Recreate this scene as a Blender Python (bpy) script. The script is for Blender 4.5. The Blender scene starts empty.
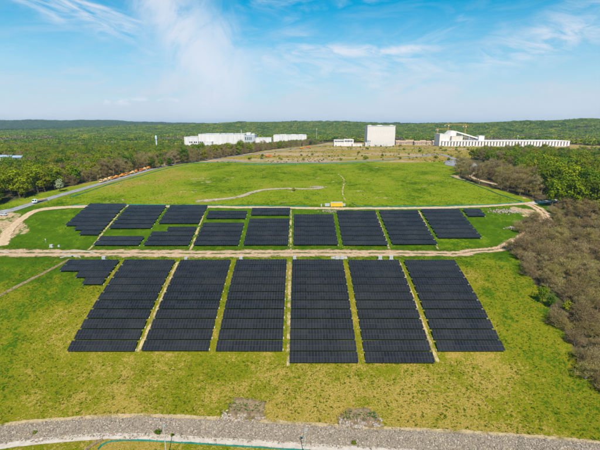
import bpy, math, random
import numpy as np
from mathutils import Vector, Matrix

# ------------------------------------------------------------------ camera, sky, sun, exposure
S = bpy.context.scene
COL = S.collection
CAM_Z, PITCH, FPX = 92.0, math.radians(14.2), 400.0
cam_d = bpy.data.cameras.new('camera'); cam = bpy.data.objects.new('camera', cam_d); COL.objects.link(cam)
cam_d.lens = 24.0; cam_d.sensor_width = 36.0; cam_d.clip_start = 1.0; cam_d.clip_end = 40000.0
cam.location = (0, 0, CAM_Z); cam.rotation_euler = (math.pi/2 - PITCH, 0, 0)
S.camera = cam

SUN_EL, SUN_AZ = math.radians(50), math.radians(8)        # behind the camera, a little to its right
SUN_DIR = Vector((math.cos(SUN_EL)*math.sin(SUN_AZ), -math.cos(SUN_EL)*math.cos(SUN_AZ), math.sin(SUN_EL)))
sun_d = bpy.data.lights.new('sun', 'SUN'); sun = bpy.data.objects.new('sun', sun_d); COL.objects.link(sun)
sun_d.energy = 4.0; sun_d.angle = math.radians(0.53); sun_d.color = (1.0, 0.92, 0.79)
sun.rotation_euler = SUN_DIR.to_track_quat('Z', 'Y').to_euler(); sun.location = (60, -200, 400)

S.view_settings.view_transform = 'Standard'; S.view_settings.look = 'None'
S.view_settings.exposure = 0.56; S.view_settings.gamma = 1.0; S.view_settings.use_curve_mapping = False
S.cycles.use_denoising = True
S.cycles.use_adaptive_sampling = True; S.cycles.adaptive_threshold = 0.02
S.cycles.max_bounces = 3; S.cycles.diffuse_bounces = 2; S.cycles.glossy_bounces = 1
S.cycles.transmission_bounces = 2; S.cycles.transparent_max_bounces = 6; S.cycles.volume_bounces = 0
S.cycles.caustics_reflective = False; S.cycles.caustics_refractive = False


class N:
    """small helper to wire shader nodes"""
    def __init__(s, tree):
        s.t = tree; s.n = tree.nodes; s.l = tree.links
    def put(s, sock, v):
        if v is None: return
        if isinstance(v, bpy.types.NodeSocket): s.l.new(v, sock)
        else:
            try: sock.default_value = v
            except Exception: sock.default_value = tuple(v) + (1.0,)
    def new(s, typ, ins=None, **kw):
        nd = s.n.new(typ)
        for k, v in kw.items(): setattr(nd, k, v)
        for k, v in (ins or {}).items(): s.put(nd.inputs[k], v)
        return nd
    def m(s, op, a, b=None, c=None, clamp=False):
        nd = s.n.new('ShaderNodeMath'); nd.operation = op; nd.use_clamp = clamp
        for i, v in enumerate((a, b, c)): s.put(nd.inputs[i], v)
        return nd.outputs[0]
    def add(s, a, b): return s.m('ADD', a, b)
    def sub(s, a, b): return s.m('SUBTRACT', a, b)
    def mul(s, a, b): return s.m('MULTIPLY', a, b)
    def mix(s, f, a, b, blend='MIX'):
        nd = s.n.new('ShaderNodeMix'); nd.data_type = 'RGBA'; nd.blend_type = blend
        s.put(nd.inputs[0], f); s.put(nd.inputs[6], a); s.put(nd.inputs[7], b)
        return nd.outputs[2]
    def step(s, x, lo, hi, a=0.0, b=1.0):
        nd = s.n.new('ShaderNodeMapRange'); nd.interpolation_type = 'SMOOTHSTEP'
        for k, v in zip(range(5), (x, lo, hi, a, b)): s.put(nd.inputs[k], v)
        return nd.outputs[0]
    def noise(s, vec, scale, detail=3.0, rough=0.55, dist=0.0, out=0):
        nd = s.n.new('ShaderNodeTexNoise')
        if vec is not None: s.l.new(vec, nd.inputs['Vector'])
        nd.inputs['Scale'].default_value = scale; nd.inputs['Detail'].default_value = detail
        nd.inputs['Roughness'].default_value = rough; nd.inputs['Distortion'].default_value = dist
        return nd.outputs[out]
    def xyz(s, x, y, z=0.0):
        nd = s.n.new('ShaderNodeCombineXYZ'); s.put(nd.inputs[0], x); s.put(nd.inputs[1], y); s.put(nd.inputs[2], z)
        return nd.outputs[0]
    def sep(s, v):
        nd = s.n.new('ShaderNodeSeparateXYZ'); s.l.new(v, nd.inputs[0]); return nd.outputs
    def attr(s, name):
        nd = s.n.new('ShaderNodeAttribute'); nd.attribute_name = name; return nd.outputs['Fac']
    def pos(s): return s.n.new('ShaderNodeNewGeometry').outputs['Position']


# world: clear spring sky with thin cirrus
W = bpy.data.worlds.new('World'); S.world = W; W.use_nodes = True
w = N(W.node_tree); w.n.clear()
sky = w.new('ShaderNodeTexSky', sky_type='NISHITA', sun_disc=False, sun_elevation=SUN_EL,
            sun_rotation=math.atan2(SUN_DIR.x, SUN_DIR.y), altitude=250.0, air_density=1.0, dust_density=1.2, ozone_density=2.6)
tc = w.new('ShaderNodeTexCoord'); dx, dy, dz = w.sep(tc.outputs['Generated'])
az = w.m('ARCTAN2', dx, dy); el = w.m('ARCSINE', dz)
def cirrus(su, sv, tilt, seed):
    u = w.add(w.mul(az, math.cos(tilt)), w.mul(el, math.sin(tilt))); v = w.sub(w.mul(el, math.cos(tilt)), w.mul(az, math.sin(tilt)))
    return w.noise(w.xyz(w.mul(u, su), w.mul(v, sv), seed), 1.0, 7.0, 0.62, 0.9)
def band(u0, v0, u1, v1, w0, w1=None, wob=0.02, seed=0.0):
    """soft streak along the segment (u0,v0)-(u1,v1) in azimuth/elevation radians"""
    du, dv = u1-u0, v1-v0; L = math.hypot(du, dv)
    a = w.sub(az, u0); b = w.sub(el, v0)
    t = w.mul(w.add(w.mul(a, du), w.mul(b, dv)), 1/L/L)
    off = w.mul(w.sub(w.noise(w.xyz(w.mul(az, 9), w.mul(el, 9), seed), 1.0, 4.0), 0.5), wob*4)
    d = w.add(w.mul(w.sub(w.mul(a, dv), w.mul(b, du)), 1/L), off)
    wd = w.add(w0, w.mul(t, ((w1 or w0)-w0)))
    g = w.step(w.m('DIVIDE', w.m('ABSOLUTE', d), wd), 0.0, 1.0, 1.0, 0.0)
    e = w.mul(w.step(t, -0.25, 0.15), w.step(t, 0.8, 1.25, 1.0, 0.0))
    return w.mul(g, e)
n_a = cirrus(5, 17, 0.12, 3.1); n_b = cirrus(12, 42, -0.22, 8.7); n_c = cirrus(9, 12, 1.0, 1.7)
veil = w.mul(w.step(n_a, 0.48, 0.80), 0.42)
plume = w.mul(band(-0.38, 0.34, -0.15, 0.07, 0.085, 0.17, 0.035, 2.0), w.step(n_c, 0.24, 0.60))
wisp1 = w.mul(band(-0.02, 0.158, 0.30, 0.164, 0.028, 0.018, 0.008, 5.0), w.step(n_b, 0.25, 0.6))
wisp2 = w.mul(band(0.40, 0.13, 0.70, 0.215, 0.06, 0.09, 0.02, 6.0), w.step(n_b, 0.3, 0.72))
wisp3 = w.mul(band(-0.68, 0.27, -0.34, 0.185, 0.05, 0.04, 0.015, 7.0), w.step(n_b, 0.3, 0.72))
trail = w.mul(band(-0.66, 0.283, -0.33, 0.205, 0.0075, 0.0075, 0.004, 9.0), w.step(n_b, 0.2, 0.6))
puff = w.mul(w.mul(band(-0.45, 0.052, -0.20, 0.045, 0.012, 0.012, 0.004, 4.0), w.step(w.noise(w.xyz(w.mul(az, 34), w.mul(el, 60), 2.0), 1.0, 4.0), 0.46, 0.62)), 0.9)
lowm = w.new('ShaderNodeMapRange', {0: w.add(el, w.mul(w.sub(n_a, .5), .20)), 1: .248, 2: .05, 3: 0.0, 4: .92}, clamp=True).outputs[0]
low = w.m('POWER', lowm, 1.15)
spread_ = w.mul(band(-0.30, 0.15, 0.34, 0.12, 0.10, 0.09, 0.03, 3.0), w.step(n_b, 0.34, 0.70))
cl = veil
for c_, k_ in ((plume, .80), (spread_, .55), (wisp1, .85), (wisp2, .8), (wisp3, .85), (trail, .75), (puff, .85)):
    cl = w.m('MAXIMUM', cl, w.mul(c_, k_))
hazec = w.new('ShaderNodeRGB'); hazec.outputs[0].default_value = (4.4, 4.75, 5.5, 1)
cloudc = w.new('ShaderNodeRGB'); cloudc.outputs[0].default_value = (5.3, 5.5, 6.1, 1)
skyc = w.mix(low, w.mix(1.0, sky.outputs[0], (0.0, 0.80, 0.93, 1), 'MULTIPLY'), hazec.outputs[0])
skyc = w.mix(cl, skyc, cloudc.outputs[0])
bg = w.new('ShaderNodeBackground', {'Color': skyc, 'Strength': 0.10})
wo = w.new('ShaderNodeOutputWorld'); w.l.new(bg.outputs[0], wo.inputs[0])

# ------------------------------------------------------------------ python-side noise and terrain
def _h(ix, iy, seed):
    n = (ix.astype(np.int64)*374761393 + iy.astype(np.int64)*668265263 + seed*1274126177) & 0x7fffffff
    n = ((n ^ (n >> 13))*1274126177) & 0x7fffffff
    return ((n ^ (n >> 16)) & 0xffff)/65535.0
def vnoise(x, y, seed=0):
    x = np.asarray(x, float); y = np.asarray(y, float)
    ix, iy = np.floor(x), np.floor(y); fx, fy = x-ix, y-iy
    fx = fx*fx*(3-2*fx); fy = fy*fy*(3-2*fy)
    a, b, c, d = _h(ix, iy, seed), _h(ix+1, iy, seed), _h(ix, iy+1, seed), _h(ix+1, iy+1, seed)
    return (a*(1-fx)+b*fx)*(1-fy) + (c*(1-fx)+d*fx)*fy
def fbm(x, y, seed=0, o=4):
    s = 0; a = 0.5; t = 0
    for i in range(o):
        s = s + a*vnoise(np.asarray(x)*2**i, np.asarray(y)*2**i, seed+i*17); t += a; a *= .5
    return s/t
def sst(x, a, b):
    t = np.clip((np.asarray(x, float)-a)/(b-a), 0, 1); return t*t*(3-2*t)

# profile of the landfill along the view axis (metres)
_pd = [-20000, -300, 20, 70, 93, 98, 107, 129, 134.6, 147, 160, 175, 191, 199, 211, 216, 236, 259, 268, 285, 310, 350, 400, 456, 530, 640, 800, 1000, 1300, 1700, 2200, 20000]
_pz = [-5, -5, -2.4, -1.5, -.6, -.3, .7, 6.1, 7.9, 12.4, 16.8, 21.0, 24.7, 25.3, 24.8, 25.3, 30.2, 35.7, 37.4, 39.4, 41.6, 44.2, 46.8, 48.7, 49.3, 48.6, 47.2, 44.5, 38, 32, 29, 28]
_gd = np.arange(-400, 2300, 1.0); _gz = np.interp(_gd, _pd, _pz)
_k = np.exp(-0.5*(np.arange(-8, 9)/2.6)**2); _k /= _k.sum()
_gz = np.convolve(np.pad(_gz, 8, 'edge'), _k, 'valid')
def P(y): return np.where(np.asarray(y) < 2290, np.interp(y, _gd, _gz), np.interp(y, _pd, _pz))

# left and right edges of the landfill top (x as function of y)
_ly = [-100, 90, 200, 259, 300, 350, 400, 450, 480, 560, 700, 850, 1000, 1300]
_lx = [-330, -300, -250, -203, -184, -163, -142, -120, -104, -78, -40, 15, 70, 120]
_ry = [-100, 60, 100, 130, 160, 213, 240, 262, 290, 330, 365, 420, 520, 640, 800]
_rx = [92, 92, 95, 99, 102, 110, 134, 168, 160, 143, 140, 160, 215, 330, 460]
def XL(y): return np.interp(y, _ly, _lx)
def XR(y): return np.interp(y, _ry, _rx)
def ridge(x, y, cx, cy, sx, sy, h):
    return h*np.exp(-((x-cx)/sx)**2 - ((y-cy)/sy)**2)
def T(x, y):
    x = np.asarray(x, float); y = np.asarray(y, float)
    z = P(y)
    k = 1-sst(y, 1000, 1500)
    kf = sst(y, 240, 300)
    z = z - 13*sst(XL(y)-x, 6, 150)*k*kf - 6*sst(-x, 150, 420)*k*(1-kf)
    z = z - 15*sst(x-XR(y), 0, 70)*(1-sst(y, 230, 300)) - 8*sst(x-XR(y), 4, 120)*sst(y, 230, 300)*(1-sst(y, 560, 760))
    n = fbm(x/55, y/55, 5, 3)-.5
    z = z + n*1.1*sst(y, 60, 300) + (fbm(x/9, y/9, 9, 2)-.5)*0.22
    # far country
    z = z + (fbm(x/700, y/700, 21, 3)-.5)*16*sst(y, 1200, 1900)
    far = ridge(x, y, -250, 2900, 1250, 420, 60) + ridge(x, y, 1500, 2350, 900, 380, 68) + ridge(x, y, 3200, 2700, 1400, 500, 66) \
        + ridge(x, y, -4300, 5300, 2300, 800, 52) + ridge(x, y, -2200, 5400, 1800, 700, 54) + ridge(x, y, 600, 3700, 1900, 500, 62) \
        + ridge(x, y, -9000, 6000, 3500, 1200, 80) + ridge(x, y, 7500, 4800, 3600, 1000, 110)
    z = z + far*(0.72+0.56*fbm(x/420, y/420, 33, 3))
    return z
def T1(x, y): return float(T(x, y))

def px(u, v, lift=0.0):
    """ground point seen at photo pixel (u, v)"""
    rx, rd = (u-300)/FPX, (v-225)/FPX
    dy_ = math.cos(PITCH) - rd*math.sin(PITCH); dz_ = -math.sin(PITCH) - rd*math.cos(PITCH)
    ts = np.concatenate([np.arange(60, 700, .5), np.arange(700, 4000, 2.0)])
    g = CAM_Z + dz_*ts - T(rx*ts, dy_*ts) - lift
    i = int(np.argmax(g < 0)) if (g < 0).any() else len(ts)-1
    t = ts[i-1] + (ts[i]-ts[i-1])*g[i-1]/max(g[i-1]-g[i], 1e-6)
    return Vector((rx*t, dy_*t, T1(rx*t, dy_*t)))

# ------------------------------------------------------------------ object helpers
def tag(o, label=None, cat=None, group=None, kind=None):
    if label: o['label'] = label
    if cat: o['category'] = cat
    if group: o['group'] = group
    if kind: o['kind'] = kind
    return o
def link(o, parent=None):
    COL.objects.link(o)
    if parent is not None: o.parent = parent
    return o
def empty(name, loc, rz=0.0):
    o = bpy.data.objects.new(name, None); o.empty_display_size = 0.5
    o.location = loc; o.rotation_euler = (0, 0, rz); return link(o)
def ob(name, me, parent=None, loc=None, rot=None, sc=None):
    o = bpy.data.objects.new(name, me)
    if loc is not None: o.location = loc
    if rot is not None: o.rotation_euler = rot
    if sc is not None: o.scale = sc
    return link(o, parent)
def mesh(name, v, f, mats, idx=None, smooth=False, attrs=None):
    """v (n,3); f an (m,k) array or list of such arrays"""
    me = bpy.data.meshes.new(name)
    v = np.asarray(v, np.float32); fs = f if isinstance(f, list) else [f]
    fs = [np.asarray(a, np.int32) for a in fs if len(a)]
    me.vertices.add(len(v)); me.vertices.foreach_set('co', v.ravel())
    loops = np.concatenate([a.ravel() for a in fs]); tot = np.concatenate([np.full(len(a), a.shape[1], np.int32) for a in fs])
    start = np.concatenate([[0], np.cumsum(tot)[:-1]]).astype(np.int32)
    me.loops.add(len(loops)); me.loops.foreach_set('vertex_index', loops)
    me.polygons.add(len(tot)); me.polygons.foreach_set('loop_start', start)
    for m_ in (mats if isinstance(mats, (list, tuple)) else [mats]): me.materials.append(m_)
    if idx is not None: me.polygons.foreach_set('material_index', np.asarray(idx, np.int32))
    me.polygons.foreach_set('use_smooth', np.full(len(tot), bool(smooth)))
    for k, a in (attrs or {}).items():
        at = me.attributes.new(k, 'FLOAT', 'POINT'); at.data.foreach_set('value', np.asarray(a, np.float32).ravel())
    me.update(calc_edges=True); me.validate()
    return me

class MB:
    """mesh builder"""
    def __init__(s): s.v = []; s.q = []; s.t = []; s.qi = []; s.ti = []; s.n = 0
    def quads(s, v, q, mi=0):
        v = np.asarray(v, float).reshape(-1, 3); q = np.asarray(q, int) + s.n
        s.v.append(v); s.q.append(q); s.qi.append(np.full(len(q), mi)); s.n += len(v)
    def tris(s, v, t, mi=0):
        v = np.asarray(v, float).reshape(-1, 3); t = np.asarray(t, int) + s.n
        s.v.append(v); s.t.append(t); s.ti.append(np.full(len(t), mi)); s.n += len(v)
    BQ = [[0, 3, 2, 1], [4, 5, 6, 7], [0, 1, 5, 4], [1, 2, 6, 5], [2, 3, 7, 6], [3, 0, 4, 7]]
    def box(s, x0, x1, y0, y1, z0, z1, mi=0):
        s.quads([(x0, y0, z0), (x1, y0, z0), (x1, y1, z0), (x0, y1, z0), (x0, y0, z1), (x1, y0, z1), (x1, y1, z1), (x0, y1, z1)], s.BQ, mi)
        return s
    def bar(s, a, b, wd, ht=None, mi=0):
        """square bar from a to b"""
        a = Vector(a); b = Vector(b); d = (b-a).normalized(); ht = ht or wd
        up = Vector((0, 0, 1)) if abs(d.z) < .95 else Vector((0, 1, 0))
        r = d.cross(up).normalized()*wd/2; u = r.cross(d).normalized()*ht/2
        s.quads([a-r-u, a+r-u, a+r+u, a-r+u, b-r-u, b+r-u, b+r+u, b-r+u], s.BQ, mi); return s
    def tube(s, pts, rad, k=6, mi=0, cap=True):
        pts = [Vector(p) for p in pts]; rings = []
        for i, p in enumerate(pts):
            d = (pts[min(i+1, len(pts)-1)]-pts[max(i-1, 0)]).normalized()
            up = Vector((0, 0, 1)) if abs(d.z) < .9 else Vector((1, 0, 0))
            r = d.cross(up).normalized(); u = r.cross(d)
            rings.append([p+(r*math.cos(2*math.pi*j/k)+u*math.sin(2*math.pi*j/k))*rad[i] for j in range(k)])
        v = [c for r_ in rings for c in r_]; q = []
        for i in range(len(pts)-1):
            for j in range(k): q.append([i*k+j, i*k+(j+1) % k, (i+1)*k+(j+1) % k, (i+1)*k+j])
        s.quads(v, q, mi)
        if cap:
            m_ = len(pts)-1
            for base, p in ((0, pts[0]), (m_*k, pts[-1])):
                s.tris([p]+[v[base+j] for j in range(k)], [[0, 1+j, 1+(j+1) % k] if base else [0, 1+(j+1) % k, 1+j] for j in range(k)], mi)
        return s
    def prism(s, poly, y0, y1, mi=0):
        """xz polygon extruded along y (convex)"""
        n = len(poly); v = [(x, y0, z) for x, z in poly]+[(x, y1, z) for x, z in poly]
        s.quads(v, [[j, (j+1) % n, n+(j+1) % n, n+j] for j in range(n)], mi)
        s.tris(v, [[0, j, j+1] for j in range(1, n-1)]+[[n, n+j+1, n+j] for j in range(1, n-1)], mi); return s
    def mesh(s, name, mats, smooth=False):
        f = []; i = []
        if s.q: f.append(np.concatenate(s.q)); i.append(np.concatenate(s.qi))
        if s.t: f.append(np.concatenate(s.t)); i.append(np.concatenate(s.ti))
        return mesh(name, np.concatenate(s.v), f, mats, np.concatenate(i), smooth)
    def build(s, name, mats, parent=None, smooth=False, **kw): return ob(name, s.mesh(name, mats, smooth), parent, **kw)

def material(name):
    m = bpy.data.materials.new(name); m.use_nodes = True; n = N(m.node_tree); n.n.clear()
    out = n.new('ShaderNodeOutputMaterial'); return m, n, out
def bsdf(n, out, col, rough=0.9, spec=0.2, metal=0.0, normal=None):
    b = n.new('ShaderNodeBsdfPrincipled', {'Base Color': col, 'Roughness': rough, 'Specular IOR Level': spec, 'Metallic': metal})
    if normal is not None: n.l.new(normal, b.inputs['Normal'])
    n.l.new(b.outputs[0], out.inputs[0]); return b
def simple(name, col, rough=0.7, spec=0.3, metal=0.0, var=0.12, scale=3.0, bump=0.0, streak=False):
    """painted / weathered plain surface with procedural wear"""
    m, n, out = material(name)
    tcn = n.new('ShaderNodeTexCoord').outputs['Object']
    if streak:
        mp = n.new('ShaderNodeMapping'); n.l.new(tcn, mp.inputs[0]); mp.inputs['Scale'].default_value = (1, 1, .12); vec = mp.outputs[0]
    else: vec = tcn
    a = n.noise(vec, scale, 5.0, .65)
    c = n.mix(n.step(a, .3, .72), tuple(x*(1-var*1.6) for x in col)+(1,), tuple(min(1, x*(1+var)) for x in col)+(1,))
    nm = None
    if bump: nm = n.new('ShaderNodeBump', {'Height': n.noise(tcn, scale*4, 4.0), 'Strength': bump, 'Distance': .05}).outputs[0]
    bsdf(n, out, c, rough, spec, metal, nm); return m
def noise_bump(n, vec, scale, strength, dist):
    return n.new('ShaderNodeBump', {'Height': n.noise(vec, scale, 5.0, .65), 'Strength': strength, 'Distance': dist}).outputs[0]

# ------------------------------------------------------------------ materials of the land
def grass_colour(n, p, dry, olive):
    """spring grass: deep green, yellow green, straw"""
    big = n.noise(p, 0.028, 4.0, .6); mid = n.noise(p, 0.17, 5.0, .66, .4); fine = n.noise(p, 0.95, 4.0, .7); tiny = n.noise(p, 2.6, 3.0, .75)
    g = n.mix(n.step(mid, .3, .7), (0.038, 0.088, 0.002, 1), (0.072, 0.128, 0.003, 1))
    g = n.mix(n.mul(n.step(tiny, .56, .72), .6), g, (0.105, 0.125, 0.004, 1))
    yg = n.mix(n.step(tiny, .35, .65), (0.130, 0.185, 0.003, 1), (0.215, 0.240, 0.010, 1))
    ol = n.mix(n.step(tiny, .35, .65), (0.094, 0.098, 0.002, 1), (0.218, 0.152, 0.008, 1))
    yg = n.mix(olive, yg, ol)
    st = n.mix(n.step(tiny, .3, .7), (0.195, 0.128, 0.012, 1), (0.410, 0.278, 0.075, 1))
    st = n.mix(n.mul(n.step(n.noise(p, .35, 4.0, .6), .5, .7), .7), st, (0.215, 0.170, 0.008, 1))
    f = n.add(dry, n.mul(n.sub(mid, .5), 0.9)); f = n.add(f, n.mul(n.sub(fine, .5), 1.5)); f = n.add(f, n.mul(n.sub(tiny, .5), 0.7))
    f = n.add(f, n.mul(n.sub(big, .5), 0.5))
    c = n.mix(n.step(f, .06, .30), g, yg)
    return n.mix(n.step(f, .44, .72), c, st)
GROUND, n, out = material('ground_grass')
p = n.pos(); col = grass_colour(n, p, n.attr('dry'), n.attr('olive'))
soilc = n.mix(n.step(n.noise(p, .6, 5.0, .65), .3, .7), (0.30, 0.19, 0.10, 1), (0.50, 0.35, 0.22, 1))
sf = n.step(n.add(n.attr('soil'), n.mul(n.sub(n.noise(p, .13, 6.0, .72), .5), 1.7)), .46, .62)
col = n.mix(sf, col, soilc)
litc = n.mix(n.step(n.noise(p, .5, 5.0, .65), .35, .7), (0.055, 0.042, 0.024, 1), (0.13, 0.095, 0.05, 1))
litc = n.mix(n.step(n.noise(p, .09, 4.0), .52, .66), litc, (0.06, 0.085, 0.016, 1))
lf = n.step(n.add(n.attr('litter'), n.mul(n.sub(n.noise(p, .25, 5.0, .65), .5), .6)), .4, .62)
col = n.mix(lf, col, litc)
bsdf(n, out, col, .95, 0.0, 0, noise_bump(n, p, 1.6, .6, .35))

def track_mat(name, c1, c2, edge=.55, centre=0.0, sc=.7, patch=0.0):
    m, n, out = material(name)
    p = n.pos(); v = n.attr('across'); fine = n.noise(p, sc*3, 5.0, .7); mid = n.noise(p, sc*.35, 4.0, .6)
    c = n.mix(n.step(n.noise(p, sc, 5.0, .65), .3, .7), c1, c2)
    c = n.mix(n.mul(n.step(n.m('ABSOLUTE', n.sub(n.m('ABSOLUTE', v), .42)), 0.0, .22, 1.0, 0.0), .14), c, tuple(min(1, x*1.25) for x in c2[:3])+(1,))
    b = bsdf(n, out, c, .95, .1, 0, noise_bump(n, p, sc*5, .5, .12))
    av = n.add(n.m('ABSOLUTE', v), n.add(n.mul(n.sub(fine, .5), .5), n.mul(n.sub(mid, .5), 1.1)))
    al = n.step(av, edge+.05, edge+.32, 1.0, 0.0)
    if centre:
        hole = n.mul(n.step(n.m('ABSOLUTE', v), .05, .22, 1.0, 0.0), n.step(n.add(mid, n.mul(fine, .5)), .72-centre*.2, .86-centre*.2))
        al = n.mul(al, n.sub(1.0, hole))
    if patch: al = n.mul(al, n.step(n.add(n.noise(p, .22, 4.0, .6), n.mul(n.sub(fine, .5), .5)), patch-.10, patch+.10))
    n.l.new(al, b.inputs['Alpha']); return m
SAND = track_mat('sandy_track', (0.40, 0.245, 0.14, 1), (0.58, 0.39, 0.25, 1), .55, .35, .55, .31)
SANDN = track_mat('pale_sand_track', (0.40, 0.265, 0.155, 1), (0.54, 0.38, 0.25, 1), .60, .0)
WORN = track_mat('worn_path', (0.36, 0.26, 0.11, 1), (0.54, 0.41, 0.21, 1), .30, .0, 1.6, .46)
GRAVEL = track_mat('gravel_strip_mat', (0.29, 0.205, 0.145, 1), (0.50, 0.385, 0.30, 1), .36, .0, 1.0, .36)
ROAD = track_mat('grey_road', (0.20, 0.185, 0.19, 1), (0.31, 0.29, 0.29, 1), .85, .0, .4)
DITCH = track_mat('ditch_soil', (0.13, 0.085, 0.04, 1), (0.30, 0.21, 0.11, 1), .45, .0, 1.2)
CONC = track_mat('concrete_lane', (0.42, 0.335, 0.28, 1), (0.55, 0.455, 0.39, 1), .84, .0, .5)
RIPBED = track_mat('stone_bed', (0.18, 0.135, 0.098, 1), (0.33, 0.255, 0.195, 1), .95, .0, 2.2)

# ------------------------------------------------------------------ ground: one sheet to the horizon
def spread(a0, a1, step, grow, far):
    c = list(np.arange(a0, a1+.01, step)); s_ = step
    while c[-1] < far: s_ = min(s_*grow, 900); c.append(c[-1]+s_)
    s_ = step; lo = [a0]
    while lo[-1] > -far: s_ = min(s_*grow*1.02, 900); lo.append(lo[-1]-s_)
    return np.array(lo[:0:-1]+c)
gx = spread(-210, 190, 2.5, 1.055, 15000.0)
gy = spread(88, 300, 2.0, 1.026, 15000.0)
GX, GY = np.meshgrid(gx, gy); GZ = T(GX, GY)
nx_, ny_ = len(gx), len(gy)
ii = (np.arange(ny_-1)[:, None]*nx_ + np.arange(nx_-1)[None, :]).ravel()
faces = np.stack([ii, ii+1, ii+1+nx_, ii+nx_], 1)
def on_poly(pts, X, Y, wd):
    """soft distance mask to a polyline"""
    d = np.full(X.shape, 1e9)
    for a, b in zip(pts[:-1], pts[1:]):
        ax, ay, bx, by = a[0], a[1], b[0], b[1]; L = (bx-ax)**2+(by-ay)**2 + 1e-9
        t = np.clip(((X-ax)*(bx-ax)+(Y-ay)*(by-ay))/L, 0, 1)
        d = np.minimum(d, np.hypot(X-ax-t*(bx-ax), Y-ay-t*(by-ay)))
    return 1-sst(d, wd*.5, wd)
nb = fbm(GX/24, GY/24, 41, 4)
front = 1-sst(GY, 180, 205)
dry = front*(0.44 + 0.20*(1-sst(GY, 115, 145))*(1-sst(np.abs(GX+5), 55, 100)) + (nb-.5)*.55 + (fbm(GX/7, GY/7, 47, 3)-.5)*.55)
dry -= front*0.16*sst(GX, 66, 92) + front*.10*sst(-GX, 70, 105) + front*.28*sst(-GX, 85, 105)*sst(GY, 150, 185)
upper = sst(GY, 195, 212)*(1-sst(GY, 266, 274))
dry += upper*(-0.06 + (nb-.5)*.35)
mead = sst(GY, 266, 276)*(1-sst(GY, 440, 470))
dry += mead*(0.30 + (nb-.5)*.7 + .22*sst(-GX, 60, 150)*sst(GY, 280, 330))
plat = sst(GY, 445, 480)*(1-sst(GY, 1150, 1300))
dry += plat*(0.80 + (nb-.5)*1.0) + sst(GY, 1150, 1300)*.25
soil = plat*(0.38 + .55*(fbm(GX/60, GY/26, 77, 3)-.42)*2.2)
soil = np.maximum(soil, mead*(.20+.75*(fbm(GX/15, GY/9, 58, 3)-.5)))
for (u0, v0), (u1, v1), wd in (((212, 161), (330, 158), 20), ((6, 219), (14, 232), 12), ((0, 214), (8, 222), 9), ((455, 176), (500, 188), 9), ((520, 210), (545, 222), 10)):
    soil = np.maximum(soil, .62*on_poly([px(u0, v0), px(u1, v1)], GX, GY, wd))
soil *= (GX < 900)
lit = np.maximum(sst(XL(GY)-GX, 9, 20)*sst(GY, 250, 275), sst(GX-XR(GY), 1, 9)*(1-sst(GY, 620, 700)))
lit = np.maximum(lit, sst(np.hypot(GX, GY), 1050, 1250))*sst(GY, 40, 90)
gme = mesh('ground', np.stack([GX, GY, GZ], -1).reshape(-1, 3), faces, GROUND, smooth=True, attrs={'dry': dry, 'soil': soil, 'litter': lit, 'olive': front*.72})
tag(ob('ground', gme), 'grassy landfill slope and surrounding land', 'ground', kind='structure')

def resample(pts, step):
    pts = [Vector((p_[0], p_[1], 0)) for p_ in pts]
    # Catmull-Rom
    out_ = []
    for i in range(len(pts)-1):
        p0, p1, p2, p3 = pts[max(i-1, 0)], pts[i], pts[i+1], pts[min(i+2, len(pts)-1)]
        k = max(2, int((p2-p1).length/step))
        for j in range(k):
            t = j/k
            out_.append(.5*((2*p1)+(-p0+p2)*t+(2*p0-5*p1+4*p2-p3)*t*t+(-p0+3*p1-3*p2+p3)*t**3))
    out_.append(pts[-1]); return out_
def ribbon(name, pts, width, mat, label, lift=.10, step=2.5, kacross=9, cat='track'):
    c = resample(pts, step); V = []; A = []
    wf = width if callable(width) else (lambda t: width)
    for i, p_ in enumerate(c):
        d = (c[min(i+1, len(c)-1)]-c[max(i-1, 0)]).normalized(); r = Vector((d.y, -d.x, 0)); wd = wf(i/max(1, len(c)-1))
        for j in range(kacross):
            a = -1+2*j/(kacross-1); q = p_+r*(a*wd/2); V.append((q.x, q.y)); A.append(a)
    V = np.array(V); Z = T(V[:, 0], V[:, 1]) + lift
    k = kacross; m_ = len(c)
    i0 = (np.arange(m_-1)[:, None]*k + np.arange(k-1)[None, :]).ravel()
    f = np.stack([i0, i0+1, i0+1+k, i0+k], 1)
    me = mesh(name, np.column_stack([V, Z]), f, mat, smooth=True, attrs={'across': A})
    return tag(ob(name, me), label, cat, kind='structure')
P2 = lambda *l: [px(u, v) for u, v in l]

ribbon('dirt_track', [(-235, 202), (-190, 203), (-150, 203.4)] + [(x, 203.0+.6*math.sin(x/23)) for x in (-120, -90, -60, -30, 0, 30, 60, 85)] + P2((470, 251.5), (497, 249.5), (514, 243), (534, 231), (546, 221), (543, 212), (532, 205.5), (524, 203.5)),
       lambda t: 16.0 if t < .6 else 16.0-7.5*min(1, (t-.6)*4), SAND, 'sandy vehicle track crossing between the two solar fields', .12)
ribbon('dirt_track', P2((2, 246), (8, 232), (22, 219), (36, 211), (60, 207.6), (100, 206.4), (150, 206.4), (200, 207), (260, 207.6), (320, 208.4), (380, 208.4), (440, 207.8), (490, 206), (530, 203.4)),
       lambda t: 8.0-3.6*min(1, t*3), SANDN, 'narrow pale track along the top of the upper solar field', .16)
ribbon('gravel_strip', P2((196, 201.5), (218, 199.5), (238, 197), (252, 192.5), (264, 189.8), (285, 188.6), (310, 189), (324, 187.5)), lambda t: 9.0-2.0*t, GRAVEL, 'pale gravel strip running across the meadow', .14)
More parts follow.
